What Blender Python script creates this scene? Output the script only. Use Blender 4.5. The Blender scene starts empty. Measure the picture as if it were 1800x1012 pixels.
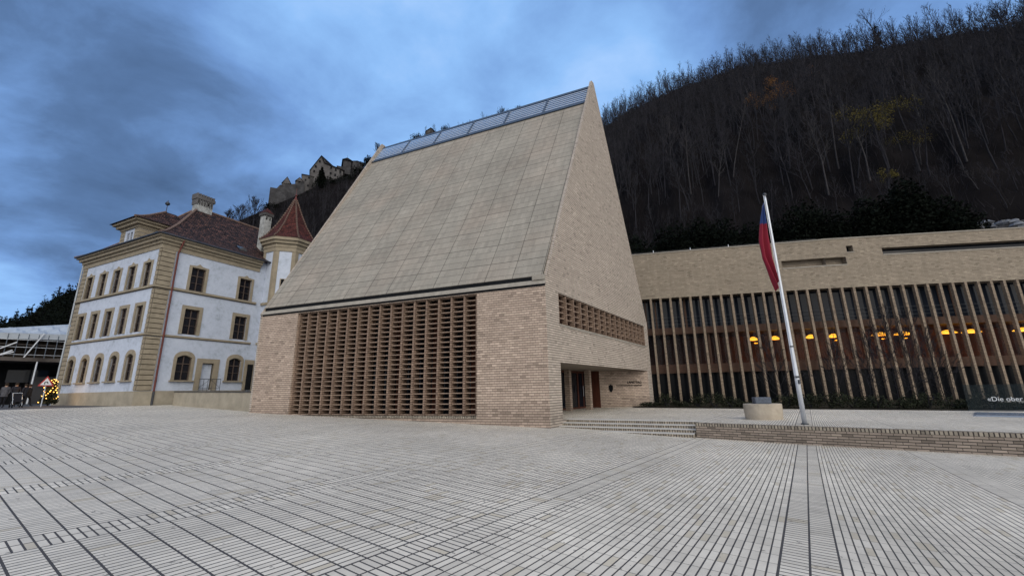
import bpy, math, random
import numpy as np
from mathutils import Vector
R_ = math.radians
rng = np.random.default_rng(7); random.seed(7)
C = bpy.context.scene.collection
scene = bpy.context.scene
# ------------------------------------------------------------------ camera
cd = bpy.data.cameras.new('camera'); cam = bpy.data.objects.new('camera', cd); C.objects.link(cam); scene.camera = cam
F = 732.6; PIT = R_(13.722); ROL = -R_(1.0913)
_f = np.array([0, math.cos(PIT), math.sin(PIT)]); _u = np.array([0, -math.sin(PIT), math.cos(PIT)]); _x = np.array([1., 0, 0])
CX = _x*math.cos(ROL)+_u*math.sin(ROL); CU = -_x*math.sin(ROL)+_u*math.cos(ROL); CW = _f; CC = np.array([0, 0, 1.6])
from mathutils import Matrix
M = Matrix(((CX[0], CU[0], -CW[0], 0), (CX[1], CU[1], -CW[1], 0), (CX[2], CU[2], -CW[2], 1.6), (0, 0, 0, 1)))
cam.matrix_world = M
cd.sensor_width = 36; cd.lens = F/1800*36; cd.clip_start = .1; cd.clip_end = 8000
# ------------------------------------------------------------------ world: dusk overcast sky
SUN_EL, SUN_AZ = 36, 290            # soft light from the sky brightened behind the camera
w = bpy.data.worlds.new('World'); scene.world = w; w.use_nodes = True

class S:                             # tiny node expression helper
    def __init__(s, t, o): s.t, s.o = t, o
    def _m(s, op, *a):
        n = s.t.nodes.new('ShaderNodeMath'); n.operation = op
        for i, v in enumerate((s,)+a):
            if isinstance(v, S): s.t.links.new(v.o, n.inputs[i])
            else: n.inputs[i].default_value = v
        return S(s.t, n.outputs[0])
    def __add__(s, a): return s._m('ADD', a)
    __radd__ = __add__
    def __sub__(s, a): return s._m('SUBTRACT', a)
    def __mul__(s, a): return s._m('MULTIPLY', a)
    __rmul__ = __mul__
    def __truediv__(s, a): return s._m('DIVIDE', a)
    def floor(s): return s._m('FLOOR')
    def fract(s): return s._m('FRACT')
    def lt(s, a): return s._m('LESS_THAN', a)
    def gt(s, a): return s._m('GREATER_THAN', a)
    def mx(s, a): return s._m('MAXIMUM', a)
    def mn(s, a): return s._m('MINIMUM', a)
    def pow(s, a): return s._m('POWER', a)
def node(t, kind, **k):
    n = t.nodes.new(kind)
    for a, v in k.items(): setattr(n, a, v)
    return n
def ramp(t, fac, stops):
    n = t.nodes.new('ShaderNodeValToRGB'); e = n.color_ramp.elements
    while len(e) < len(stops): e.new(.5)
    for i, (p, c) in enumerate(stops): e[i].position = p; e[i].color = (*c, 1)
    t.links.new(fac.o if isinstance(fac, S) else fac, n.inputs[0]); return n.outputs[0]
def mixc(t, fac, a, b, mode='MIX'):
    n = t.nodes.new('ShaderNodeMix'); n.data_type = 'RGBA'; n.blend_type = mode
    for i, v in ((0, fac), (6, a), (7, b)):
        if isinstance(v, S): t.links.new(v.o, n.inputs[i])
        elif isinstance(v, bpy.types.NodeSocket): t.links.new(v, n.inputs[i])
        elif isinstance(v, tuple): n.inputs[i].default_value = (*v, 1)
        else: n.inputs[i].default_value = v
    return n.outputs[2]

t = w.node_tree; t.nodes.clear()
tc = node(t, 'ShaderNodeTexCoord'); sp = node(t, 'ShaderNodeSeparateXYZ'); t.links.new(tc.outputs['Generated'], sp.inputs[0])
dx, dy, dz = (S(t, o) for o in sp.outputs)
den = dz.mx(0)+.22
cb = node(t, 'ShaderNodeCombineXYZ'); t.links.new((dx/den).o, cb.inputs[0]); t.links.new((dy/den).o, cb.inputs[1])
def nz(scale, detail, rough, off, dist=0.0):
    mp = node(t, 'ShaderNodeMapping'); mp.inputs['Location'].default_value = off; mp.inputs['Rotation'].default_value = (0, 0, .5); mp.inputs['Scale'].default_value = (1, 1.15, 1)
    t.links.new(cb.outputs[0], mp.inputs[0])
    n = node(t, 'ShaderNodeTexNoise'); n.inputs['Scale'].default_value = scale; n.inputs['Detail'].default_value = detail
    n.inputs['Roughness'].default_value = rough; n.inputs['Distortion'].default_value = dist
    t.links.new(mp.outputs[0], n.inputs[0]); return S(t, n.outputs[0])
cl = nz(.80, 4, .45, (4.6, 2.3, 0), .1)*.58 + nz(2.6, 7, .58, (7, 2, 0), .2)*.42
# a thinner patch of cloud ahead and high up, a darker bank to the left
def lobe(az, el, sharp):
    a, e = R_(az), R_(el)
    d = dx*(math.cos(e)*math.cos(a))+dy*(math.cos(e)*math.sin(a))+dz*math.sin(e)
    return d.mx(0).pow(sharp)
cl = cl + lobe(106, 40, 14)*.12 - lobe(138, 26, 9)*.06 + lobe(45, 35, 12)*.04 + lobe(70, 28, 24)*.07 + lobe(148, 2, 60)*.24
col = ramp(t, cl, [(.30, (.050, .095, .190)), (.42, (.088, .165, .330)), (.52, (.155, .295, .59)), (.63, (.245, .455, .81)), (.84, (.55, .72, 1.0))])
west = (dx*.30+dy*-.95+.05).mx(0).pow(.8)       # unseen sky behind the camera, brightened to light the foreground
low = (S(t, dz.o)*-1+1).mx(0).pow(2)
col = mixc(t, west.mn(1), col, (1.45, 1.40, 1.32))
sky = node(t, 'ShaderNodeTexSky'); sky.sky_type = 'NISHITA'; sky.sun_disc = False; sky.sun_elevation = R_(SUN_EL); sky.sun_rotation = R_(90-SUN_AZ)
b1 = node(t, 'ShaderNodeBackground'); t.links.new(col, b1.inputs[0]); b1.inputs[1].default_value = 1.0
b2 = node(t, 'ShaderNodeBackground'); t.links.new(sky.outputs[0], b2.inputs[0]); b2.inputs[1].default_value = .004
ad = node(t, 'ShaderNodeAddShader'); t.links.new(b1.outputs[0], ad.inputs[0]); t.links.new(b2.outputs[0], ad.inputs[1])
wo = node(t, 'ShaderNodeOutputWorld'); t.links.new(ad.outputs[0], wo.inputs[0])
sd = bpy.data.lights.new('sun', 'SUN'); sd.energy = 1.1; sd.angle = R_(50); sd.color = (1, .92, .80)
so = bpy.data.objects.new('sun', sd); C.objects.link(so)
v = Vector((math.cos(R_(SUN_EL))*math.cos(R_(SUN_AZ)), math.cos(R_(SUN_EL))*math.sin(R_(SUN_AZ)), math.sin(R_(SUN_EL))))
so.rotation_euler = v.to_track_quat('Z', 'Y').to_euler()
scene.view_settings.view_transform = 'Standard'; scene.view_settings.look = 'None'
scene.view_settings.exposure = .2; scene.view_settings.gamma = 1
scene.render.resolution_x = 1024; scene.render.resolution_y = 575
# ------------------------------------------------------------------ geometry of the place
def D(az): return np.array([math.cos(R_(az)), math.sin(R_(az)), 0.])
def ray(px, py):
    d = CW*F+CX*(px-900)-CU*(py-506); return d/np.linalg.norm(d)
def onz(px, py, z): d = ray(px, py); return CC+d*(z-1.6)/d[2]
def vpl(px, py, P, az):              # point on the vertical plane through P running along azimuth az
    n = np.array([math.sin(R_(az)), -math.cos(R_(az)), 0]); d = ray(px, py)
    return CC+d*(((np.array(P)-CC)@n)/(d@n))
GK = np.array([(-400, -.29), (-9, -.29), (-5.6, -.255), (0, 0), (18, .6), (31, 1.0), (45, 1.15), (70, 1.2), (1e5, 1.2)])
_o = np.linspace(-3, 3, 13); _w = np.exp(-(_o/1.5)**2); _w /= _w.sum()
def gz(x, y):
    s = (1.5-np.asarray(x, float))*.93+(np.asarray(y, float)-18.6)*.366
    return sum(a*np.interp(s+b, GK[:, 0], GK[:, 1]) for a, b in zip(_w, _o))
def hit(px, py):
    d = ray(px, py); k = 1.
    while k < 400:
        p = CC+d*k
        if p[2] < gz(p[0], p[1]): return p
        k += .02
T = .27                               # level of the raised terrace
ZAX = np.array([0, 0, 1.])
def P3(p, z): return np.array([p[0], p[1], z])
# ------------------------------------------------------------------ mesh helpers
class MB:
    def __init__(s): s.v = []; s.f = []
    def poly(s, pts): 
        b = len(s.v); s.v += [tuple(map(float, p)) for p in pts]; s.f.append(tuple(range(b, b+len(pts)))); return s
    def box(s, o, a, b, c):           # box spanned by three vectors from corner o
        o, a, b, c = (np.array(q, float) for q in (o, a, b, c))
        if np.dot(np.cross(a, b), c) < 0: a, b = b, a
        q = [o, o+a, o+a+b, o+b, o+c, o+a+c, o+a+b+c, o+b+c]; k = len(s.v); s.v += [tuple(p) for p in q]
        for f in ((0, 3, 2, 1), (4, 5, 6, 7), (0, 1, 5, 4), (1, 2, 6, 5), (2, 3, 7, 6), (3, 0, 4, 7)): s.f.append(tuple(k+i for i in f))
        return s
    def bar(s, p, q, r, n=4, r2=None, cap=True):
        p, q = np.array(p, float), np.array(q, float); d = q-p; L = np.linalg.norm(d); d /= L
        a = np.cross(d, ZAX) if abs(d[2]) < .95 else np.cross(d, [1, 0, 0.]); a /= np.linalg.norm(a); b = np.cross(d, a); k = len(s.v)
        r2 = r if r2 is None else r2
        for c, rr in ((p, r), (q, r2)):
            for i in range(n):
                th = 2*math.pi*(i+.5)/n; s.v.append(tuple(c+rr*(a*math.cos(th)+b*math.sin(th))))
        for i in range(n): j = (i+1) % n; s.f.append((k+i, k+n+i, k+n+j, k+j))
        if cap: s.f.append(tuple(k+i for i in range(n))); s.f.append(tuple(k+n+n-1-i for i in range(n)))
        return s
    def lathe(s, c, prof, n=16, sx=1, sy=1, rot=0, cap=True):
        k = len(s.v)
        for r, z in prof:
            for i in range(n):
                th = rot+2*math.pi*i/n; s.v.append((c[0]+r*sx*math.cos(th), c[1]+r*sy*math.sin(th), c[2]+z))
        for j in range(len(prof)-1):
            for i in range(n):
                i2 = (i+1) % n; s.f.append((k+j*n+i, k+j*n+i2, k+(j+1)*n+i2, k+(j+1)*n+i))
        if cap: s.f.append(tuple(k+n-1-i for i in range(n))); s.f.append(tuple(k+(len(prof)-1)*n+i for i in range(n)))
        return s
    def wall(s, o, u, W, z0, z1, holes=(), depth=.4, inn=None):
        """wall from o along unit u, holes (a,b,za,zb) with reveals going along inn (unit, into the building)"""
        o = np.array(o, float); xs = sorted({0, W, *[h[0] for h in holes], *[h[1] for h in holes]}); zs = sorted({z0, z1, *[h[2] for h in holes], *[h[3] for h in holes]})
        q = lambda a, z, d=0: P3(o+u*a, z)+(inn*d if inn is not None else 0)
        for a, b in zip(xs, xs[1:]):
            for c, d in zip(zs, zs[1:]):
                m, n = (a+b)/2, (c+d)/2
                if any(h[0] < m < h[1] and h[2] < n < h[3] for h in holes): continue
                s.poly([q(a, c), q(b, c), q(b, d), q(a, d)])
        for a, b, c, d in holes:
            s.poly([q(a, c), q(a, d), q(a, d, depth), q(a, c, depth)]); s.poly([q(b, c), q(b, c, depth), q(b, d, depth), q(b, d)])
            s.poly([q(a, d), q(b, d), q(b, d, depth), q(a, d, depth)]); s.poly([q(a, c), q(a, c, depth), q(b, c, depth), q(b, c)])
        return s
    def build(s, name, mat, parent=None, off=None, smooth=False):
        if off is None: off = root_loc(parent) if parent is not None else np.zeros(3)
        me = bpy.data.meshes.new(name); vs = np.array(s.v, float)-off
        me.from_pydata(vs.tolist(), [], s.f); auto_uv(me, off)
        if mat: me.materials.append(mat)
        if smooth: me.polygons.foreach_set('use_smooth', [True]*len(me.polygons))
        o = bpy.data.objects.new(name, me); C.objects.link(o)
        if parent is not None: o.parent = parent
        return o
def root_loc(o):
    while o.parent is not None: o = o.parent
    return np.array(o.location)
def auto_uv(me, off=np.zeros(3)):
    n = len(me.loops)
    if not n: return
    uv = me.uv_layers.new(name='UVMap'); co = np.empty(len(me.vertices)*3); me.vertices.foreach_get('co', co); co = co.reshape(-1, 3)+off
    li = np.empty(n, int); me.loops.foreach_get('vertex_index', li)
    nr = np.empty(len(me.polygons)*3); me.polygons.foreach_get('normal', nr); nr = nr.reshape(-1, 3)
    tot = np.empty(len(me.polygons), int); me.polygons.foreach_get('loop_total', tot); nn = np.repeat(nr, tot, 0)
    h = np.hypot(nn[:, 0], nn[:, 1]); flat = h < .12; hh = np.where(flat, 1, h)
    tg = np.stack([-nn[:, 1]/hh, nn[:, 0]/hh, 0*h], 1); tg[flat] = (1, 0, 0); up = np.cross(nn, tg); p = co[li]
    U = (p*tg).sum(1); V = (p*up).sum(1); V = np.where(h > .98, p[:, 2], V)
    uv.data.foreach_set('uv', np.stack([U, V], 1).ravel())
def tag(o, label=None, cat=None, group=None, kind=None):
    for k, v in (('label', label), ('category', cat), ('group', group), ('kind', kind)):
        if v: o[k] = v
    return o
def thing(name, loc, label, cat, group=None):
    o = bpy.data.objects.new(name, None); C.objects.link(o); o.location = Vector([float(q) for q in loc]); o.empty_display_size = .3
    return tag(o, label, cat, group)
def copy_tree(o, parent=None):
    c = o.copy(); C.objects.link(c)
    if parent is not None: c.parent = parent
    for ch in list(o.children): copy_tree(ch, c)
    return c
# ------------------------------------------------------------------ materials
MATS = {}
def base(name, rough=.8, spec=.3):
    m = bpy.data.materials.new(name); m.use_nodes = True; t = m.node_tree; b = t.nodes['Principled BSDF']
    b.inputs['Roughness'].default_value = rough; b.inputs['Specular IOR Level'].default_value = spec; MATS[name] = m; return m, t, b
def tnoise(t, scale, detail=4, rough=.6, coord='Object', vec=None, sc=(1, 1, 1)):
    n = node(t, 'ShaderNodeTexNoise'); n.inputs['Scale'].default_value = scale; n.inputs['Detail'].default_value = detail; n.inputs['Roughness'].default_value = rough
    if vec is None: c = node(t, 'ShaderNodeTexCoord'); vec = c.outputs[coord]
    if sc != (1, 1, 1):
        mp = node(t, 'ShaderNodeMapping'); mp.inputs['Scale'].default_value = sc; t.links.new(vec, mp.inputs[0]); vec = mp.outputs[0]
    t.links.new(vec, n.inputs[0]); return S(t, n.outputs[0])
def bump(t, b, h, strength=.3, dist=.02):
    n = node(t, 'ShaderNodeBump'); n.inputs['Strength'].default_value = strength; n.inputs['Distance'].default_value = dist
    t.links.new(h.o if isinstance(h, S) else h, n.inputs['Height']); t.links.new(n.outputs[0], b.inputs['Normal'])
def pm(name, c, var=.2, scale=3., rough=.8, spec=.3, bmp=.15, metal=0, sc=(1, 1, 1), fine=True):
    m, t, b = base(name, rough, spec); n = tnoise(t, scale, 6, .65, sc=sc)
    lo = tuple(x*(1-var) for x in c); hi = tuple(min(1, x*(1+var)) for x in c)
    t.links.new(ramp(t, n, [(.3, lo), (.7, hi)]), b.inputs['Base Color']); b.inputs['Metallic'].default_value = metal
    if bmp: bump(t, b, tnoise(t, scale*6, 3), bmp, .02)
    return m
def brick_mat(name, c1, c2, mortar, bw=.25, rh=.11, ms=.016, stain=.3, vstreak=.25, soldier=False, bumps=.6, vj=.45):
    m, t, b = base(name, .85, .25); uv = node(t, 'ShaderNodeTexCoord').outputs['UV']; s = node(t, 'ShaderNodeSeparateXYZ'); t.links.new(uv, s.inputs[0])
    U, V = S(t, s.outputs[0]), S(t, s.outputs[1])
    if soldier: U, V = V, U
    wob = (tnoise(t, .5, 2, .5, vec=uv)-.5)*.03
    row = (V+wob*.3)/rh; ri = row.floor(); half = (ri*.5).fract()*1.0
    cb0 = node(t, 'ShaderNodeCombineXYZ'); t.links.new(ri.o, cb0.inputs[0]); w0 = node(t, 'ShaderNodeTexWhiteNoise'); w0.noise_dimensions = '2D'; t.links.new(cb0.outputs[0], w0.inputs[0]); rr = S(t, w0.outputs[0])
    bx = U/bw+half+rr*.18; cb = node(t, 'ShaderNodeCombineXYZ'); t.links.new(bx.floor().o, cb.inputs[0]); t.links.new(ri.o, cb.inputs[1])
    wn = node(t, 'ShaderNodeTexWhiteNoise'); wn.noise_dimensions = '2D'; t.links.new(cb.outputs[0], wn.inputs[0]); r = S(t, wn.outputs[0])
    jh = row.fract().lt(ms*1.5/rh); jv = bx.fract().lt(ms*.9/bw)
    j = jh.mx(jv*vj) if not soldier else jh.mx(jv)
    n = tnoise(t, .7, 6, .65, vec=uv); n2 = tnoise(t, 1.2, 6, .65, vec=uv, sc=(2.4, .22, 1)); n3 = tnoise(t, 35, 4, .7, vec=uv); rowt = rr*.10+.95
    gg = node(t, 'ShaderNodeNewGeometry'); gs = node(t, 'ShaderNodeSeparateXYZ'); t.links.new(gg.outputs['Position'], gs.inputs[0])
    low = (S(t, gs.outputs[2])*-1.6+1.35+n*.9).mx(0).mn(1)        # darker towards the foot of the wall
    k = (n*stain+(1-stain/2))*(n2*vstreak+(1-vstreak/2))*(n3*.4+.8)*rowt*(low*-.22+1)
    c = mixc(t, r, c1, c2); c = mixc(t, r.gt(.95), c, tuple(x*.80 for x in c2)); c = mixc(t, (r*7.3).fract().gt(.95), c, tuple(min(1, x*1.12) for x in c1))
    c = mixc(t, 1., c, ramp(t, k*.5, [(0, (0, 0, 0)), (1, (2, 2, 2))]), 'MULTIPLY')
    t.links.new(mixc(t, j, c, mortar), b.inputs['Base Color'])
    bump(t, b, j*-1+n3*.3+r*.25, bumps, .015)
    return m
BR = brick_mat('cream_brick', (.45, .360, .295), (.34, .268, .218), (.075, .058, .050), vj=.7)
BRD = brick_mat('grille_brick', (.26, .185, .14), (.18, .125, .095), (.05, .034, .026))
BRG = brick_mat('pale_gable_brick', (.46, .400, .345), (.385, .335, .288), (.105, .09, .078), ms=.02, vj=.22)
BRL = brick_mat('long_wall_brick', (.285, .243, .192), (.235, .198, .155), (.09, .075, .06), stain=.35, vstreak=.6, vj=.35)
BRPIL = brick_mat('pillar_brick', (.26, .205, .155), (.20, .158, .12), (.08, .065, .05), stain=.4)
BRT = brick_mat('terrace_brick', (.37, .305, .25), (.23, .19, .155), (.03, .026, .024), bw=.27, rh=.080, ms=.013, vj=1., stain=.35)
BRS = brick_mat('header_brick', (.40, .35, .28), (.27, .235, .19), (.04, .034, .032), bw=.30, rh=.094, ms=.019, soldier=True)
def roof_panel_mat():
    m, t, b = base('facade_panel_brick', .85, .2); c = node(t, 'ShaderNodeTexCoord'); s = node(t, 'ShaderNodeSeparateXYZ'); t.links.new(c.outputs['UV'], s.inputs[0])
    U, V = S(t, s.outputs[0]), S(t, s.outputs[1])
    pu, pv = (U/1.46), (V/1.38)
    cb = node(t, 'ShaderNodeCombineXYZ'); t.links.new(pu.floor().o, cb.inputs[0]); t.links.new(pv.floor().o, cb.inputs[1])
    wn = node(t, 'ShaderNodeTexWhiteNoise'); wn.noise_dimensions = '2D'; t.links.new(cb.outputs[0], wn.inputs[0]); rnd = S(t, wn.outputs[0])
    def line(x, wd): f = x.fract(); return f.lt(wd).mx(f.gt(1-wd))
    joint = line(pu, .010).mx(line(pv, .010))
    # each panel: three strips, each of standing bricks, with its own faint tone
    sv = (V/.46); su = (U/.24)
    sub = line(sv, .028); subu = line(su+sv.floor()*.5, .02)
    cb2 = node(t, 'ShaderNodeCombineXYZ'); t.links.new((su+sv.floor()*.5).floor().o, cb2.inputs[0]); t.links.new(sv.floor().o, cb2.inputs[1])
    wn2 = node(t, 'ShaderNodeTexWhiteNoise'); wn2.noise_dimensions = '2D'; t.links.new(cb2.outputs[0], wn2.inputs[0]); r2 = S(t, wn2.outputs[0])
    patch = tnoise(t, .35, 4, .5, vec=c.outputs['UV']); grain = tnoise(t, 30, 4, .7, vec=c.outputs['UV'])
    warm = tnoise(t, .28, 2, .5, vec=c.outputs['UV'])
    # fixing holes
    hu = ((U/.73).fract()-.5); hv = ((V/.69).fract()-.5)
    hole = (hu*hu*.53+hv*hv*.476).lt(.0006)
    st = tnoise(t, 1.6, 6, .7, vec=c.outputs['UV'], sc=(2.6, .25, 1)); k = (rnd*.07+.965)*(r2*.16+.92)*(patch*.6+.70)*(grain*.4+.80)*(st*.5+.75)
    k = k*(joint*-.66+1)*(sub*-.5+1)*((subu*r2.gt(.5))*-.12+1)*(hole*-.45+1)
    cc = mixc(t, ((warm-.45)*4).mx(0).mn(1), (.250, .233, .202), (.270, .238, .202))
    g = ramp(t, k*.5, [(0, (0, 0, 0)), (1, (2, 2, 2))])
    t.links.new(mixc(t, 1., cc, g, 'MULTIPLY'), b.inputs['Base Color']); bump(t, b, joint*-1+sub*-.4, .6, .02)
    return m
RP = roof_panel_mat()
def paving_mat():
    m, t, b = base('clinker_paving', .62, .35); g = node(t, 'ShaderNodeNewGeometry'); s = node(t, 'ShaderNodeSeparateXYZ'); t.links.new(g.outputs['Position'], s.inputs[0])
    X, Y = S(t, s.outputs[0]), S(t, s.outputs[1])
    c55, s55 = math.cos(R_(55)), math.sin(R_(55))
    p = X*c55+Y*s55; q0 = X*-s55+Y*c55
    k = (((q0*-1+.3).mx(0)*.034)+(q0*-.011+.0198).mn(.0165).mx(-.02)*((q0*-.28+2.04).mx(0).mn(1)))
    q = q0-k*(p-4)
    L, Bw = 3.55, .57; m_ = (q/L).fract()*L; inb = m_.lt(Bw)
    left = q.gt(3.3)
    a1, b1 = m_/.285, p/.0950; a2, b2 = p/.285, (m_-Bw)/((L-Bw)/31)
    along = a1*inb+a2*(inb*-1+1); across = b1*inb+b2*(inb*-1+1)
    cb = node(t, 'ShaderNodeCombineXYZ'); t.links.new(along.floor().o, cb.inputs[0]); t.links.new(across.floor().o, cb.inputs[1]); t.links.new((inb+(q/L).floor()*7).o, cb.inputs[2])
    wn = node(t, 'ShaderNodeTexWhiteNoise'); wn.noise_dimensions = '3D'; t.links.new(cb.outputs[0], wn.inputs[0]); r = S(t, wn.outputs[0])
    thin = left.mx(inb*(q.gt(-1)))*.055+.026                      # share of the brick length taken by the end joint
    ja = along.fract().lt(thin); jb = across.fract().lt(.185+left*.02)
    edge = (m_-Bw)._m('ABSOLUTE').lt(.009)
    joint = ja.mx(jb).mx(edge)
    big = tnoise(t, .25, 5, .6, vec=g.outputs['Position']); med = tnoise(t, 3, 5, .7, vec=g.outputs['Position']); fine = tnoise(t, 60, 4, .7, vec=g.outputs['Position'])
    odd = r.gt(.93)
    kk = (r*.20+.90)*(big*.9+.55)*(med*.4+.80)*(fine*.3+.85)
    c = mixc(t, odd, (.605, .560, .485), (.47, .42, .335))
    c = mixc(t, 1., c, ramp(t, kk*.5, [(0, (0, 0, 0)), (1, (2, 2, 2))]), 'MULTIPLY')
    c = mixc(t, joint, c, (.055, .053, .055))
    spots = tnoise(t, 5, 2, .5, vec=g.outputs['Position'])*.5+tnoise(t, 17, 2, .5, vec=g.outputs['Position'])*.5; spots = spots.gt(.655)
    c = mixc(t, spots*.7, c, (.06, .055, .05))
    t.links.new(c, b.inputs['Base Color']); bump(t, b, joint*-1+fine*.2, .7, .012)
    rg = joint*.3+.5+med*.15; t.links.new(rg.o, b.inputs['Roughness'])
    return m
PAV = paving_mat()
SHELF = pm('grille_shelf_brick', (.25, .185, .145), .15, 4, .85, .15, .1)
TREAD = pm('step_tread', (.44, .43, .41), .12, 4, .7, .3, .2)
ASPH = pm('dark_asphalt', (.055, .06, .068), .25, 1.5, .85, .3)
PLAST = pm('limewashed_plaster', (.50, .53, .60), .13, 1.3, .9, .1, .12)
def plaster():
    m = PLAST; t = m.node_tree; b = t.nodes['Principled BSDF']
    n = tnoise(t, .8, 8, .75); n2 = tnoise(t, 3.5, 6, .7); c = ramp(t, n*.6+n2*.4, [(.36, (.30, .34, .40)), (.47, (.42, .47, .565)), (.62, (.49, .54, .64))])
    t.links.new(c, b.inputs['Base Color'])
plaster()
OCH = pm('ochre_stone', (.255, .220, .165), .18, 2.2, .85, .2, .2)
OCHD = pm('ochre_joint', (.07, .058, .042), .15, 3, .9, .1, 0)
PLIN = pm('plinth_render', (.30, .27, .215), .2, 1.2, .9, .15, .15)
CONC = pm('pale_concrete', (.265, .245, .215), .18, 2.5, .85, .2, .15)
CEIL = pm('portal_ceiling_concrete', (.25, .215, .18), .15, 1.5, .85, .2, .1)
PED = pm('pedestal_limestone', (.36, .315, .255), .15, 4, .8, .2, .25)
GRAN = pm('dark_granite', (.075, .09, .12), .35, 14, .6, .3, .4)
DARKM = pm('dark_metal', (.045, .05, .06), .2, 4, .45, .5, 0, metal=.4)
STEEL = pm('grey_steel', (.07, .09, .12), .15, 3, .45, .5, 0, metal=.5)
SLAT = pm('painted_sky_glass', (.11, .225, .42), .12, .5, .22, .7, 0)  # blue base colour stands in for the sky mirrored in the glass
ALU = pm('brushed_aluminium', (.52, .55, .60), .08, 3, .35, .5, 0, metal=.35)
WDK = pm('dark_window_wood', (.075, .055, .045), .3, 5, .6, .3, .1)
ROOM = pm('lit_office_wall', (.15, .066, .034), .7, .6, .8, .2, 0)
WBR = pm('oak_spandrel', (.058, .027, .016), .3, 3, .6, .3, .15, sc=(1, 1, 5))
WRED = pm('red_oak_panel', (.095, .032, .020), .35, 2, .6, .3, .1, sc=(3, 3, .6))
WMUL = pm('brown_grille_backing', (.060, .030, .022), .4, 2, .7, .2, 0)
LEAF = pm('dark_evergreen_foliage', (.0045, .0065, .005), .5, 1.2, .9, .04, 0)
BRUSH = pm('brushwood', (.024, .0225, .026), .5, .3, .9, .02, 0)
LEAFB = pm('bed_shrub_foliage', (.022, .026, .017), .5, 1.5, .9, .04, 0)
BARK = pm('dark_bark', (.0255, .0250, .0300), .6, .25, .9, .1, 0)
BARKP = pm('pale_bark', (.045, .043, .046), .35, 2, .9, .1, 0)
GOLD = pm('golden_autumn_leaves', (.24, .115, .035), .4, 2, .9, .05, 0)
YELG = pm('yellow_green_autumn_leaves', (.105, .088, .028), .4, 2, .9, .05, 0)
SOIL = pm('bed_soil', (.025, .022, .016), .4, 3, .95, .05, .3)
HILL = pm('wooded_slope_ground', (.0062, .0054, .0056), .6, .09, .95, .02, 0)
ROCK = pm('rubble_rock', (.13, .14, .16), .4, 2.5, .9, .2, .5)
CWALL = pm('castle_plaster', (.088, .085, .087), .4, .25, .9, .1, 0)
CSTONE = pm('castle_rubble_stone', (.046, .046, .050), .5, .35, .9, .1, .3)
CROOF = pm('castle_roof_tile', (.010, .009, .010), .3, .5, .9, .1, 0)
TARP = pm('white_tarpaulin', (.33, .37, .42), .15, .6, .5, .4, .8)
SCAF = pm('scaffold_boards', (.075, .065, .06), .4, 1, .85, .2, .1)
SCAFN = pm('scaffold_netting', (.050, .040, .032), .6, .5, .9, .1, 0)
BLACK = pm('black_interior', (.008, .009, .011), .3, 1, .9, .1, 0)
CHIM = pm('sooty_chimney_render', (.30, .31, .31), .4, 3, .9, .1, .3)
REDP = pm('red_copper_pipe', (.11, .030, .026), .25, 3, .6, .3, 0)
def glass_mat(name, tint=(.010, .013, .02), rough=.04, clear=0.0, spec=.17):
    m, t, b = base(name, rough, spec); b.inputs['Base Color'].default_value = (*tint, 1)
    n = tnoise(t, .7, 2, .5); bump(t, b, n, .04, .05)
    if clear > 0:
        tr = node(t, 'ShaderNodeBsdfTransparent'); tr.inputs[0].default_value = (.85, .88, .9, 1); mx = node(t, 'ShaderNodeMixShader'); mx.inputs[0].default_value = 1-clear
        t.links.new(tr.outputs[0], mx.inputs[1]); t.links.new(b.outputs[0], mx.inputs[2]); t.links.new(mx.outputs[0], t.nodes['Material Output'].inputs[0])
    return m
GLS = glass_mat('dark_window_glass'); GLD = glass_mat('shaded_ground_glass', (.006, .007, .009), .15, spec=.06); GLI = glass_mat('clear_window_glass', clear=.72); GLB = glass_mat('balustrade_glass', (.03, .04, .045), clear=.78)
GLOLD = glass_mat('old_window_glass', (.012, .012, .016), .08, spec=.6); SKYL = pm('skylight_glass', (.27, .32, .40), .08, 2, .12, .8, 0)
def emis(name, c, st):
    m, t, b = base(name, .5, .3); b.inputs['Base Color'].default_value = (*c, 1); b.inputs['Emission Color'].default_value = (*c, 1); b.inputs['Emission Strength'].default_value = st; return m
LAMP = emis('lit_lamp', (1, .40, .03), 3.6); FAIRY = emis('fairy_light', (1, .50, .10), 5); REDGLOW = emis('orange_lit_room', (.55, .12, .03), .5)
def tile_mat(name, c1, c2, rh=.17, hi=(3.6, 2.9, 2.3)):
    m, t, b = base(name, .85, .2); uv = node(t, 'ShaderNodeTexCoord').outputs['UV']; br = node(t, 'ShaderNodeTexBrick')
    for k, v in (('Scale', 1), ('Brick Width', .18), ('Row Height', rh), ('Mortar Size', .018), ('Mortar Smooth', .5)): br.inputs[k].default_value = v
    br.inputs['Color1'].default_value = (*c1, 1); br.inputs['Color2'].default_value = (*c2, 1); br.inputs['Mortar'].default_value = tuple(x*.35 for x in c2)+(1,)
    t.links.new(uv, br.inputs[0]); n = tnoise(t, 2.2, 3, .6, vec=uv); n2 = tnoise(t, 11, 2, .6, vec=uv)
    t.links.new(mixc(t, 1., br.outputs[0], ramp(t, n*.45+n2*.55, [(.42, (.22, .20, .24)), (.5, (.75, .7, .7)), (.59, hi)]), 'MULTIPLY'), b.inputs['Base Color'])
    bump(t, b, S(t, br.outputs['Fac'])*-1+n2*.6, .8, .03); return m
TILE = tile_mat('weathered_roof_tile', (.052, .030, .028), (.020, .015, .018)); TILER = tile_mat('red_turret_tile', (.115, .034, .028), (.058, .020, .019), .14, hi=(1.3, 1.25, 1.2))
TILEP = pm('pale_ridge_tile', (.135, .092, .075), .3, 4, .85, .2, .3)
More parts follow.
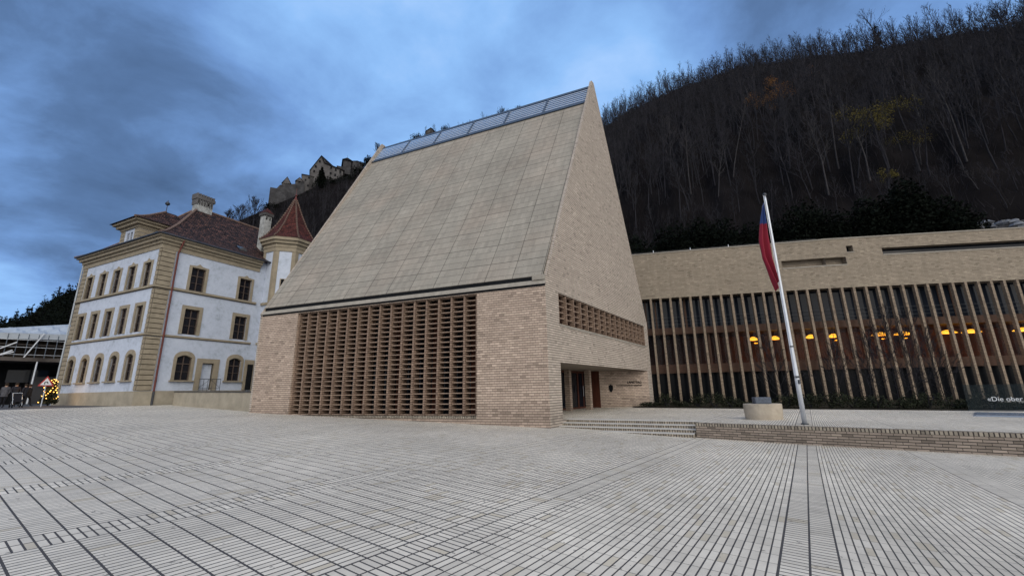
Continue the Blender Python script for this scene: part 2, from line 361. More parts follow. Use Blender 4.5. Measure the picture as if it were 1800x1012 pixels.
# ------------------------------------------------------------------ ground, plaza, road, terrace
def grid_sheet(name, xs, ys, fr, mat, keep=None, dz=0.):
    P = np.array([[fr(a, b) for b in ys] for a in xs]); nx, ny = len(xs), len(ys)
    Z = gz(P[..., 0], P[..., 1])+dz; V = np.concatenate([P, Z[..., None]], -1).reshape(-1, 3); mb = MB(); mb.v = [tuple(v) for v in V]
    for i in range(nx-1):
        for j in range(ny-1):
            mb.f.append((i*ny+j, (i+1)*ny+j, (i+1)*ny+j+1, i*ny+j+1))
    o = mb.build(name, mat, smooth=True); tag(o, kind='structure'); return o
be, bf = D(57)[:2], D(147)[:2]; fb = float(np.array([-30.5, 25.6])@bf)
grid_sheet('plaza', np.linspace(-45, 45, 61), np.append(np.arange(-50, fb-.1, 1.0), fb), lambda a, b: be*a+bf*b, PAV)
grid_sheet('ground', np.linspace(0, 2*math.pi, 121), np.array([.01, 5, 10, 15, 20, 24, 28, 32, 36, 40, 45, 50, 56, 63, 72, 90, 120, 200, 500, 1500, 4000]),
           lambda a, r: np.array([math.cos(a), math.sin(a)])*r, ASPH, dz=-.05)
# terrace: front edge line, step edge, gable, back edge
WT = onz(1222, 743, T); WT[2] = 0; AZW = 140.6; we = -D(AZW)       # runs right / towards the camera
WE = WT+we*16; wi = np.array([-we[1], we[0], 0]); wi = wi if wi[1] > 0 else -wi
A = np.array([1.525, 18.559, 0]); ef = D(158.8); eg = D(57); nf = D(248.8); ng = D(-33)
E0 = np.array([11.77, 36.13, 0]); h1 = D(-12); E1 = E0+h1*14.52; h2 = D(-7.5); n1 = D(-102); n2 = D(-97.5)
SE0 = onz(989, 736, T); SE1 = onz(1224, 740, T)                   # top step edge
sdv = (SE1-SE0)/np.linalg.norm(SE1-SE0); sn = np.array([sdv[1], -sdv[0], 0]); sn = sn if sn[1] < 0 else -sn
SA = A+eg*1.2; kx = np.linalg.solve(np.array([eg[:2], -sdv[:2]]).T, (SE0-A)[:2]); SL = A+eg*kx[0]; SL[2] = 0   # step edge meets gable plane
SR = WT+wi*1.0
mb = MB()
kk = np.linalg.solve(np.array([sdv[:2], -wi[:2]]).T, (WT-SL)[:2]); SRr = SL+sdv*kk[0]; SRr[2] = 0
terr = [P3(SL-ng*6, T), P3(SL, T), P3(SRr, T), P3(WT, T), P3(WE, T), P3(WE+wi*20+we*12, T), P3(E1+h2*24, T), P3(E1, T), P3(E0-h1*4, T), P3(E0-h1*12, T)]
mb.poly(terr); o = mb.build('terrace', PAV); tag(o, kind='structure')
bed0, bed1 = onz(1150, 716.5, T), onz(1700, 721.5, T); bdv = (bed1-bed0)/np.linalg.norm(bed1-bed0)
mb = MB(); a, b = bed0-bdv*1.5, bed0+bdv*22
mb.poly([P3(a, T+.03), P3(b, T+.03), P3(b, T+.03)+np.array([3, 12, 0]), P3(E1+h2*18-n2*.3, T+.03), P3(E1-n2*.3, T+.03), P3(E0-n1*.3, T+.03), P3(E0-h1*1.5, T+.03)])
o = mb.build('planting_bed', SOIL); tag(o, kind='structure')
# low retaining wall with header course on top
r = thing('terrace_wall', P3(WT, -.3), 'low brick retaining wall along the terrace with a header course on top', 'wall')
mb = MB(); mb.box(P3(WT, -.5), we*16, wi*.35, ZAX*(T+.5-.10)); mb.box(P3(WT+we*.003, -.5)+wi*.35, wi*(kk[1]-.35), we*.30, ZAX*(T+.5-.1)); mb.build('brick_face', BRT, r)
mb = MB(); mb.box(P3(WT-wi*.012-we*.012, T-.1), we*16, wi*.30, ZAX*.105); mb.build('header_course', BRS, r)
# steps
r = thing('entrance_steps', P3(SL, -.2), 'three long brick steps rising from the plaza to the portal', 'steps')
for i in range(4):
    zt = T+.003-.125*i-(.0 if i else .0); dd = .36*i
    p0 = SL+sn*dd; k2 = np.linalg.solve(np.array([sdv[:2], -wi[:2]]).T, (WT-p0)[:2]); Ls = k2[0]-.004
    g2 = np.linalg.solve(np.array([sdv[:2], -eg[:2]]).T, (A-p0)[:2]); st = g2[0]+.003 if g2[1] > 0 else g2[0]-.10*i
    mb = MB(); q0 = P3(p0+sdv*st, zt-.5); mb.box(q0, sdv*(Ls-st), -sn*.38, ZAX*.5); o = mb.build('step', BRS, r); mb = MB(); mb.box(P3(p0+sdv*st+sn*.015, zt-.025), sdv*(Ls-st), -sn*.39, ZAX*.028); t_ = mb.build('tread', TREAD, o)
# ------------------------------------------------------------------ the parliament house
PH = thing('parliament_house', P3(A, 0), 'steep gabled brick assembly hall with tiled slope front and brick grilles', 'building')
B = A+ef*18.17; egl = D(62.3); ZR = 22.77; APX = P3(A+eg*8.33, ZR); APL = np.array([-11.28, 32.95, ZR]); ZE = 6.45
inF, inG = -nf, -ng
gf = (3.48, 15.10, .47, 6.19)
mb = MB(); mb.wall(A, ef, 18.17, -.6, 6.22, [gf], .5, inF)
mb.build('front_wall', BR, PH)
gg = (1.28, 15.55, 4.60, 6.12); pg = (1.2, 15.36, T, 2.80)
mb = MB(); W_ = 16.41; DP = .45
mb.wall(A, eg, W_, -.6, ZE, [gg], .3, inG)
mb2 = MB(); mb2.wall(A, eg, W_, -.6, ZE, [gg, pg], .3, inG); mb2.f = mb2.f[:len(mb2.f)-4]; mb = mb2   # portal gets its own deep reveals
TH = .16
up = [(0, ZE), (W_, ZE), (8.33+.18, ZR+.12), (8.33-.18, ZR+.12)]
mb.poly([P3(A+eg*a, z) for a, z in up]); mb.poly([P3(A+eg*a+inG*TH, z) for a, z in reversed(up)])
for (a, z), (b, y) in zip(up, up[1:]+up[:1]):
    if z == y == ZE: continue
    mb.poly([P3(A+eg*a, z), P3(A+eg*b, y), P3(A+eg*b+inG*TH, y), P3(A+eg*a+inG*TH, z)])
mb.build('entrance_gable', BRG, PH)
nl = np.cross(egl, ZAX); nl = nl if nl[0] < 0 else -nl; hl = float(np.linalg.norm((APL-B)[:2])); egl = (APL-B)/1; egl[2] = 0; egl /= np.linalg.norm(egl)
nl = np.array([-egl[1], egl[0], 0]); 
upl = [(0, -.2), (2*hl, -.2), (2*hl, ZE), (hl+.18, ZR+.12), (hl-.18, ZR+.12), (0, ZE)]
mb = MB(); mb.poly([P3(B+egl*a, z) for a, z in upl]); mb.poly([P3(B+egl*a-nl*TH, z) for a, z in upl])
for (a, z), (b, y) in zip(upl, upl[1:]+upl[:1]): mb.poly([P3(B+egl*a, z), P3(B+egl*b, y), P3(B+egl*b-nl*TH, y), P3(B+egl*a-nl*TH, z)])
mb.build('far_gable', BRG, PH)
# sloped facade: quad A'..B' to the ridge, set .10 below the gables' rakes
Fa, Fb = P3(A+ef*.13+inF*.02, 6.78), P3(B-ef*.13+inF*.02, 6.78)
Ra, Rb = APX+(APL-APX)/np.linalg.norm(APL-APX)*.14, APL-(APL-APX)/np.linalg.norm(APL-APX)*.14
nsl = np.cross(Fb-Fa, Ra-Fa); nsl /= np.linalg.norm(nsl); nsl = nsl if nsl[1] < 0 else -nsl
kL = 1-(17.7-15.15)/18.3
Ta, Tb = Fa+(Ra-Fa)*kL, Fb+(Rb-Fb)*kL
mb = MB(); nx, ny = 1, 1
q = [Fa-nsl*.06, Fb-nsl*.06, Tb-nsl*.06, Ta-nsl*.06]; mb.poly(q); mb.poly([p-nsl*.25 for p in reversed(q)])
mb.poly([q[0], q[1], q[1]-nsl*.25, q[0]-nsl*.25]); mb.poly([q[2], q[3], q[3]-nsl*.25, q[2]-nsl*.25])
o = mb.build('sloped_facade', RP, PH)
me = o.data; uvl = me.uv_layers[0]; uu = (Fb-Fa)/np.linalg.norm(Fb-Fa); vv = np.cross(uu, nsl); vv = vv if vv[2] > 0 else -vv; rl = np.array(PH.location)
for lp in me.loops:
    p = np.array(me.vertices[lp.vertex_index].co)+rl-np.array([*Fa]); a_, b_ = p@uu, p@vv; uvl.data[lp.index].uv = (a_+.092*b_-.06+1.46*2, b_+.20)
# concrete band under the slot, slot shade as black boxes, return at the right
mb = MB()
bz0, bz1 = 6.32, 6.53
q = [P3(A+nf*.05-ef*.02, bz0), P3(B+nf*.05+ef*.02, bz0), P3(B-nf*.03, bz1), P3(A-nf*.03, bz1)]
mb.poly(q); mb.poly([p+inF*.3 for p in reversed(q)]); mb.poly([q[3], q[2], q[2]+inF*.3, q[3]+inF*.3]); mb.poly([q[0], q[3], q[3]+inF*.3, q[0]+inF*.3]); mb.poly([q[0], q[1], q[1]+inF*.3, q[0]+inF*.3])
mb.box(P3(A+ef*.0+nf*.03, bz1), ef*.62, inF*.3, ZAX*.24); mb.build('concrete_band', CONC, PH)
mb = MB(); mb.box(P3(A+ef*.3+inF*.40, 6.1), ef*17.5, inF*.05, ZAX*1.1); mb.box(P3(A+ef*.02+nf*.012, 6.215), ef*18.1, inF*.3, ZAX*.10); mb.box(P3(A+ef*.63+inF*.10, bz1-.1), ef*17.3, inF*.3, ZAX*.30); mb.build('slot_shade', BLACK, PH)  # black boxes put shade into the slot and the line below the band
# rear roof and rear wall (mostly unseen)
Ca = A+eg*W_; Cb = B+egl*2*hl
mb = MB(); kr = .80; q = [P3(Ca+inG*.3, ZE+.1), P3(Cb-nl*.3, ZE+.1)]; q += [q[1]+(Rb-q[1])*kr, q[0]+(Ra-q[0])*kr]; mb.poly(q); mb.build('rear_slope', RP, PH)
mb = MB(); mb.poly([P3(Ca, -.3), P3(Cb, -.3), P3(Cb, ZE+.1), P3(Ca, ZE+.1)]); mb.build('rear_wall', BRG, PH)
# louvred ridge strip
fr = MB(); top_a, top_b = Ra-nsl*.02-ZAX*.12, Rb-nsl*.02-ZAX*.12
axv = (Tb-Ta)/np.linalg.norm(Tb-Ta); slv = (top_a-Ta)/np.linalg.norm(top_a-Ta)
fr.box(top_a+nsl*.03, top_b-top_a, -slv*.28, -nsl*.08); fr.box(Ta-slv*.02+nsl*.03, Tb-Ta, slv*.20, -nsl*.10)
for k in range(1, 6):
    f = k/6; p = Ta+(Tb-Ta)*f; p2 = top_a+(top_b-top_a)*f; fr.box(p+nsl*.035, axv*.16, p2-p, -nsl*.08)
lf = fr.build('louvre_frame', STEEL, PH); mb = MB(); mb.box(Ta-nsl*.05, Tb-Ta, top_a-Ta, -nsl*.03); mb.build('ridge_glass', SLAT, PH)
for k in range(1, 7):
    f = k/7.; mb = MB(); p = Ta+(top_a-slv*.3-Ta)*f+slv*.07; p2 = Tb+(top_b-slv*.3-Tb)*f+slv*.07
    mb.box(p+nsl*.02, p2-p, slv*.085, -nsl*.05); mb.build('louvre_slat', ALU, lf)
# brick grilles: fins + shelves
def grille(o, u, inn, a, b, z0, z1, nb, nr, name, fw=.10, dp=.55, sh=.045, set_=.09):
    for i in range(nb+1):
        x = a+(b-a)*i/nb; x0 = max(a, min(b-fw, x-fw/2)); x0 = max(x0, a)
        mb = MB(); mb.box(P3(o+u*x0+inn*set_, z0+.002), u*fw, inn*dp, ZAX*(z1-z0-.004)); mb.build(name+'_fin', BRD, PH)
    for j in range(nr+1):
        z = z0+(z1-z0-sh)*j/nr; mb = MB()
        for i in range(nb):
            xa = a+(b-a)*i/nb+(fw/2 if i else fw)+.001; xb = a+(b-a)*(i+1)/nb-(fw/2 if i < nb-1 else fw)-.001
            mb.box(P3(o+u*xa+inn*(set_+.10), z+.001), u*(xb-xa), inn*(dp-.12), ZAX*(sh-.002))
        mb.build(name+'_shelf', SHELF, PH)
grille(A, ef, inF, gf[0], gf[1], gf[2]+.02, gf[3], 16, 23, 'front_grille')
grille(A, eg, inG, gg[0], gg[1], gg[2]+.02, gg[3], 16, 5, 'gable_grille', dp=.26, set_=.03)
mb = MB()
for i in range(16):
    x = gf[0]+(gf[1]-gf[0])*i/16; 
    mb.box(P3(A+ef*(x+.06)+inF*.70, gf[2]), ef*(.34 if i % 3 else .60), inF*.04, ZAX*(gf[3]-gf[2]))
mb.build('oak_infill', WRED, PH)
mb = MB(); mb.box(P3(A+ef*(gf[0]-.3)+inF*.78, gf[2]-.2), ef*12.2, inF*.03, ZAX*6.2); mb.build('grille_glazing', GLS, PH)
mb = MB(); mb.box(P3(A+ef*7.9+inF*.66, 4.35), ef*.26, inF*.02, ZAX*.45); mb.build('lit_opening', REDGLOW, PH)
mb = MB(); mb.box(P3(A+eg*(gg[0]-.1)+inG*.42, gg[2]-.1), eg*14.5, inG*.03, ZAX*1.8); mb.build('gable_infill', WBR, PH)
mb = MB(); mb.box(P3(A+ef*gf[0]+nf*.02, .36), ef*(gf[1]-gf[0]), inF*.30, ZAX*.11); mb.build('grille_sill', BRS, PH)
mb = MB(); mb.box(P3(A+eg*gg[0]+ng*.035, gg[2]-.10), eg*(gg[1]-gg[0]), inG*.25, ZAX*.10); mb.build('gable_sill', CONC, PH)
mb = MB()
for a_ in np.arange(4, 19, 3.7): mb.box(P3(A+ef*.6+inF*2, a_*.0), ef*.01, inF*.01, ZAX*.01)
# portal recess
J = A+eg*pg[1]; Ee = np.array([6.15, 30.7, 0]); zt = pg[3]
mb = MB(); mb.poly([P3(J, T), P3(Ee, T), P3(Ee, zt), P3(J, zt)])
o = mb.build('portal_side_wall', BR, PH)
bk = D(54); Kb = Ee-bk*10.5+D(144)*.9; Ke = Ee+D(144)*.9
mb = MB(); mb.poly([P3(A+eg*pg[0], zt), P3(J, zt), P3(Ee, zt), P3(Ke+D(144)*.4, zt), P3(Kb+D(144)*.4, zt)]); mb.build('portal_ceiling', CEIL, PH)
mb = MB(); mb.poly([P3(A+eg*pg[0], T-.3), P3(Kb, T-.3), P3(Kb, zt), P3(A+eg*pg[0], zt)]); mb.build('portal_return_wall', BR, PH); mb = MB(); mb.box(P3(Ee, T), D(144)*.9, bk*.05, ZAX*(zt-T)); mb.build('portal_return_wall', WRED, PH)
mb = MB(); mb.box(P3(Kb, T), Ke-Kb, D(144)*.05, ZAX*(zt-T)); mb.build('portal_glazing', GLS, PH)
nd = 6
for i in range(nd):
    p = Kb+(Ke-Kb)*(i/nd); L = np.linalg.norm(Ke-Kb)/nd; mb = MB(); o_ = P3(p-D(144)*.04, T)
    u_ = (Ke-Kb)/np.linalg.norm(Ke-Kb)
    mb.box(o_, u_*.16, D(144)*.06, ZAX*(zt-T)); mb.box(o_+u_*(L/2-.05), u_*.10, D(144)*.06, ZAX*(zt-T)); mb.box(o_+u_*.16+ZAX*(zt-T-.14)+D(144)*.003, u_*(L-.16), D(144)*.05, ZAX*.14); mb.box(o_+u_*.16+D(144)*.003, u_*(L-.16), D(144)*.05, ZAX*.10)
    dr = mb.build('entrance_door', WRED, PH)
    mb = MB(); mb.bar(o_+u_*(L/2-.12)-D(144)*.05+ZAX*.8, o_+u_*(L/2-.12)-D(144)*.05+ZAX*1.5, .015, 6); mb.build('door_handle', ALU, dr)
for c in (onz(1005.5, 721.5, T)*1.0, onz(1041, 719.5, T)):
    c = c*1.0; mb = MB(); mb.box(P3(c-bk*.14-D(144)*0, T), bk*.28, D(144)*.36, ZAX*(zt-T-.002)); mb.build('portal_pillar', BR, PH)
def text_mesh(txt, size, depth):
    cu = bpy.data.curves.new('txt', 'FONT'); cu.body = txt; cu.size = size; cu.extrude = depth; cu.align_x = 'LEFT'
    o = bpy.data.objects.new('txt', cu); C.objects.link(o); bpy.context.view_layer.update()
    me = bpy.data.meshes.new_from_object(o.evaluated_get(bpy.context.evaluated_depsgraph_get())); bpy.data.objects.remove(o); bpy.data.curves.remove(cu); return me
def put_text(name, txt, size, p, u, n, mat, parent, depth=.01, width=None):
    me = text_mesh(txt, size, depth); vs = np.array([v.co[:] for v in me.vertices]); wd = vs[:, 0].max(); k = (width/wd) if width else 1
    off = root_loc(parent) if parent else np.zeros(3)
    for v in me.vertices:
        q = np.array(p)+u*(v.co.x*k)+ZAX*v.co.y*(k if width else 1)+n*v.co.z-off; v.co = q
    me.materials.clear(); me.materials.append(mat); me.name = name; o = bpy.data.objects.new(name, me); C.objects.link(o)
    if parent: o.parent = parent
    return o
sw = (J-Ee)/np.linalg.norm(J-Ee); sw[2] = 0; sL = np.linalg.norm((J-Ee)[:2]); snn = np.array([sw[1], -sw[0], 0])
fr_ = lambda x: (x-625)/(1130-625)*sL
put_text('lettering', 'LANDTAG', .20, P3(Ee+sw*fr_(905)+snn*.02, 1.90), sw, snn, BLACK, PH, .015, width=fr_(1055)-fr_(905))
put_text('lettering', 'DES FÜRSTENTUMS LIECHTENSTEIN', .13, P3(Ee+sw*fr_(790)+snn*.02, 1.72), sw, snn, BLACK, PH, .015, width=fr_(1057)-fr_(790))
mb = MB(); cx = Ee+sw*fr_(735)+snn*.02; pr = [(-.15, .24), (.15, .24), (.15, -.02), (.09, -.17), (0, -.25), (-.09, -.17), (-.15, -.02)]
zc = 1.55; mb.poly([P3(cx+sw*a, zc+b)+snn*.03 for a, b in pr])
for (a, b), (c, d) in zip(pr, pr[1:]+pr[:1]): mb.poly([P3(cx+sw*a, zc+b), P3(cx+sw*c, zc+d), P3(cx+sw*c, zc+d)+snn*.03, P3(cx+sw*a, zc+b)+snn*.03])
mb.box(P3(cx-sw*.06, zc+.24), sw*.12, snn*.03, ZAX*.06); mb.build('coat_of_arms', BLACK, PH)
# ------------------------------------------------------------------ the long house
LH = thing('long_house', P3(E0, 0), 'long brick building with tall pillars in front of lit office storeys', 'building')
ZC, ZT1 = 9.17, 13.28
mb = MB(); mb.wall(E0-h1*4, h1, 14.52+4, ZC, ZT1, [(11.26+4, 14.519+4, 11.12, 11.74)], .55, -n1); mb.f = mb.f[:-3]+mb.f[-2:]
mb.wall(E1, h2, 24, ZC, ZT1+.02, [(.001, 1.6, 11.12, 11.74), (1.58+.2, 2.28, 12.15, 12.68), (4.4, 19.5, 11.80, 12.34)], .55, -n2)
mb.box(P3(E0-h1*4-n1*.003, ZC), h1*18.5, -n1*.75, ZAX*.001)
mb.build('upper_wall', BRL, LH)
mb = MB(); mb.box(P3(E0-h1*4+n1*.05, ZT1), h1*18.55, -n1*.5, ZAX*.09); mb.box(P3(E1+n2*.052, ZT1+.022), h2*24, -n2*.5, ZAX*.09); mb.build('coping', CONC, LH)
mb = MB(); mb.box(P3(E0+h1*11.26+n1*.03, 11.02), h1*3.25, -n1*.2, ZAX*.10); mb.box(P3(E1+h2*.01+n2*.03, 11.02), h2*1.6, -n2*.2, ZAX*.10); mb.box(P3(E1+h2*4.4+n2*.03, 11.70), h2*15.1, -n2*.2, ZAX*.10); mb.box(P3(E1+h2*1.76+n2*.03, 12.08), h2*.54, -n2*.2, ZAX*.07); mb.build('opening_sill', CONC, LH)
mb = MB(); mb.box(P3(E0+h1*11.2-n1*.565, 11.0), h1*3.6, -n1*.05, ZAX*.9); mb.box(P3(E1-n2*.565, 11.0), h2*2, -n2*.05, ZAX*.9); mb.build('inner_parapet', BRL, LH)
mb = MB(); mb.box(P3(E1+h2*1.7-n2*.56, 11.9), h2*19, -n2*.03, ZAX*.9); mb.build('opening_glazing', GLS, LH)
mb = MB(); mb.poly([P3(E0-h1*4, ZT1-.05), P3(E1, ZT1-.05), P3(E1+h2*24, ZT1-.05), P3(E1+h2*24-n2*9, ZT1-.05), P3(E1-n2*9, ZT1-.05), P3(E0-h1*4-n1*9, ZT1-.05)])
mb.poly([P3(E0-h1*4, ZC+.001), P3(E1, ZC+.001), P3(E1+h2*24, ZC+.001), P3(E1+h2*24-n2*9, ZC+.001), P3(E1-n2*9, ZC+.001), P3(E0-h1*4-n1*9, ZC+.001)]); mb.build('roof_slab', CEIL, LH)
offs = [(E0, h1, n1, .45+.822*k) for k in range(-3, 18)]+[(E1, h2, n2, .82+.888*k) for k in range(0, 22)]
for (o_, u_, n_, s_) in offs:
    mb = MB(); mb.box(P3(o_+u_*(s_-.09)+n_*.012, T-.1), u_*.18, -n_*.26, ZAX*(ZC-T+.1)); mb.build('pillar', BRPIL, LH)
def strip(name, mat, z0, z1, d0, d1, extra=0):
    mb = MB()
    for o_, u_, n_, a, b in ((E0, h1, n1, -4, 14.5), (E1, h2, n2, .0, 24)): mb.box(P3(o_+u_*a-n_*d0, z0), u_*(b-a), -n_*(d1-d0), ZAX*(z1-z0))
    return mb.build(name, mat, LH)
strip('oak_band', WBR, 6.03, 6.60, .62, .95); strip('oak_band', WBR, 2.72, 3.45, .62, .95)
strip('upper_glazing', GLS, 6.6, ZC, .95, .98); strip('middle_glazing', GLI, 3.45, 6.03, .95, .97); strip('ground_glazing', GLD, T, 2.72, .95, .98)
strip('room_floor', WBR, 3.25, 3.43, 1.0, 6.0); strip('room_ceiling', WBR, 6.06, 6.3, 1.0, 6.0)
strip('room_back_wall', ROOM, 3.44, 6.05, 4.6, 4.7)
mb = MB()
for o_, u_, n_, a, b in ((E0, h1, n1, -3, 14.5), (E1, h2, n2, .1, 24)):
    for z in (6.9, 7.2, 7.52): mb.bar(P3(o_+u_*a-n_*.66, z), P3(o_+u_*b-n_*.66, z), .014, 4)
mb.build('balcony_rail', DARKM, LH)
random.seed(3)
for i, (o_, u_, n_, s_) in enumerate(offs):
    for (z0, z1, m_) in ((6.6, ZC, WBR), (3.45, 6.03, WBR)):
        if random.random() < .35:
            mb = MB(); mb.box(P3(o_+u_*(s_+.36)-n_*.90, z0), u_*(.10+.12*random.random()), -n_*.04, ZAX*(z1-z0)); mb.build('window_frame', m_, LH)
    if 12 < i < 32 and random.random() < .25:
        mb = MB(); mb.box(P3(o_+u_*(s_+.14)-n_*1.0, 6.62), u_*.22, -n_*.02, ZAX*2.5); mb.build('blind', TARP, LH)
for s_ in list(np.arange(-2, 14, 3.2)):
    mb = MB(); mb.bar(P3(E0+h1*s_-n1*.8, ZT1), P3(E0+h1*s_-n1*.8, ZT1+.55), .03, 6); mb.build('rail_post', ALU, LH)
mb = MB(); mb.bar(P3(E0-h1*3-n1*.8, ZT1+.42), P3(E1-n1*.8, ZT1+.42), .012, 4); mb.bar(P3(E0-h1*3-n1*.8, ZT1+.25), P3(E1-n1*.8, ZT1+.25), .008, 4); mb.build('roof_cable', DARKM, LH)
# ceiling lamps in the middle storey
lamps = [(1323, 589), (1361, 588), (1424, 585), (1464, 585), (1547, 583), (1586, 581), (1664, 579), (1706, 577), (1797, 576)]
for k, (px, py) in enumerate(lamps):
    q = vpl(px, py, E0-n1*2.1 if px < 1460 else E1-n2*2.1, 168 if px < 1460 else 172.5); u_ = h1 if px < 1460 else h2
    side = ['first', 'second', 'third', 'fourth', 'fifth', 'sixth', 'seventh', 'eighth', 'ninth'][k]
    r = thing('ceiling_lamp', (q[0], q[1], 6.0), side+' glowing yellow lamp from the left behind the middle storey pillars', 'lamp', 'lit lamps inside the long house')
    mb = MB(); mb.lathe((q[0], q[1], 5.38), [(.08, .30), (.28 if px < 1500 else .44, .14), (.32 if px < 1500 else .54, .05), (.24, 0)], 12, 1.35, .9, cap=True); mb.build('lamp_shade', LAMP, r); pl_ = bpy.data.lights.new('lamp_light', 'POINT'); pl_.energy = 30; pl_.color = (1, .5, .15); pl_.shadow_soft_size = .2; po_ = bpy.data.objects.new('lamp_light', pl_); C.objects.link(po_); po_.parent = r; po_.location = (0, 0, -.95)
    mb = MB(); mb.bar((q[0], q[1], 5.62), (q[0], q[1], 6.05), .012, 5); mb.build('cord', DARKM, r)
    if k in (0, 3, 4, 5): mb = MB(); mb.lathe((q[0]+.25, q[1]+.1, 5.12), [(.12, .05), (.15, 0)], 10); mb.build('lamp_reflector', LAMP, r)
# ------------------------------------------------------------------ terrace objects
q = onz(1341, 738, T); r = thing('monument', (q[0]+.35, q[1]+.5, T), 'rough dark stone block on a round pale stone drum on the terrace', 'monument'); c = np.array(r.location)
mb = MB(); mb.lathe(c, [(.64, 0), (.665, .2), (.675, .58), (.66, .60)], 40, 1.06, .9, .3); mb.build('stone_drum', PED, r, smooth=False)
mb = MB(); u_ = D(-12)
mb.box(c-u_*.30+D(78)*-.2+ZAX*.603, u_*.60, D(78)*.40, ZAX*.25); o = mb.build('granite_block', GRAN, r)
mo = o.modifiers.new('bevel', 'BEVEL'); mo.width = .02; mo.segments = 2
pb = onz(1415, 745.5, T); r = thing('flagpole', pb, 'tall slender white metal flagpole at the terrace edge', 'flagpole')
mb = MB(); mb.lathe(pb, [(.076, 0), (.076, 1.55), (.060, 3.0), (.054, 5.2), (.040, 8.25), (.037, 8.5)], 20); mb.build('pole', ALU, r, smooth=True)
mb = MB(); mb.lathe(pb+ZAX*8.5, [(.07, 0), (.075, .04), (.07, .07), (.03, .1)], 14); mb.build('pole_cap', DARKM, r)
mb = MB(); mb.lathe(pb+ZAX*0, [(.12, 0), (.12, .03), (.09, .04)], 16); mb.build('base_plate', DARKM, r)
mb = MB(); mb.lathe(pb+ZAX*1.55, [(.09, 0), (.09, .07)], 16); mb.lathe(pb+ZAX*2.62, [(.078, 0), (.078, .05)], 16); mb.build('joint_ring', DARKM, r)
mb = MB(); mb.box(pb+np.array([-.03, -.12, 1.35]), (.06, 0, 0), (0, .06, 0), (0, 0, .14)); mb.build('halyard_cleat', DARKM, r)
mb = MB(); mb.bar(pb+np.array([-.10, -.06, 1.4]), pb+np.array([-.07, -.03, 8.5]), .006, 4); mb.build('halyard', ALU, r)
# hanging flag: folds along its width, droops to a point
fm = MB(); nu, nv = 25, 40; fl = D(178); fn = D(88)
for j in range(nv+1):
    tz = j/nv; zt_ = 8.22-3.1*tz; 
    wdt = .09+.33*min(1, tz/.42)**.8*(1-.0*tz)
    if tz > .62: wdt *= 1-((tz-.62)/.38)*.80
    for i in range(nu+1):
        s_ = i/nu; ph = s_*12+tz*2.2+.8*math.sin(tz*7)
        x_ = .07+wdt*(s_+.05*math.sin(ph)); y_ = .095*math.sin(ph)*(0.4+.6*tz)
        drop = -.28*s_*tz-.18*s_
        fm.v.append(tuple(pb+fl*x_+fn*y_+ZAX*(zt_-T*0+drop*1.0)))
for j in range(nv):
    for i in range(nu): k = j*(nu+1)+i; fm.f.append((k, k+1, k+nu+2, k+nu+1))
m, t_, b_ = base('flag_cloth', .75, .2); s_ = node(t_, 'ShaderNodeSeparateXYZ'); g_ = node(t_, 'ShaderNodeTexCoord'); t_.links.new(g_.outputs['Object'], s_.inputs[0])
zf = S(t_, s_.outputs[2])
b_.inputs['Sheen Weight'].default_value = .2
t_.links.new(mixc(t_, (zf-7.66+tnoise(t_, 2, 1)*.1).gt(0), (.17, .004, .018), (.010, .030, .13)), b_.inputs['Base Color'])
o = fm.build('flag', m, smooth=True); mo = o.modifiers.new('thick', 'SOLIDIFY'); mo.thickness = .004
tag(o, 'blue and red flag hanging limp beside the pole', 'flag')
# glass balustrade with lettering, and the flush skylight
g0, g1 = onz(1703, 722, T), onz(1800, 722.5, T); gd = (g1-g0)/np.linalg.norm(g1-g0); gn = np.array([gd[1], -gd[0], 0])
r = thing('glass_balustrade', g0, 'frameless glass balustrade with white lettering at the terrace edge', 'balustrade')
for k in range(4): mb = MB(); mb.box(g0+gd*(k*2.2+.01)+ZAX*.05, gd*2.18, -gn*.02, ZAX*1.12); mb.build('glass_panel', GLB, r)
mb = MB(); mb.box(g0+gn*.03, gd*8.8, -gn*.08, ZAX*.05); mb.build('base_rail', DARKM, r)
WL = pm('white_letter_film', (.55, .58, .62), .03, 3, .6, .3, 0)
tp = vpl(1736, 704.5, g0, math.degrees(math.atan2(gd[1], gd[0]))); te = vpl(1799, 705, g0, math.degrees(math.atan2(gd[1], gd[0])))
put_text('lettering', '«Die ober', .40, tp+gn*.006, gd, gn, WL, r, .003, width=float(np.linalg.norm(te-tp)))
s0, s1 = onz(1712, 731.5, T), onz(1800, 733.5, T); s2 = onz(1713, 725.5, T); sd_ = (s1-s0)/np.linalg.norm(s1-s0); sb = s2-s0
r = thing('floor_skylight', s0, 'pale blue glass skylight strip set low in the terrace paving', 'skylight')
mb = MB(); mb.box(s0+ZAX*.004, sd_*7, sb, ZAX*.03); mb.build('skylight_frame', SKYL, r)
mb = MB(); mb.box(s0+ZAX*.035+sd_*.06+sb*.03, sd_*6.9, sb*.94, ZAX*.012); mb.build('glass_pane', SKYL, r)
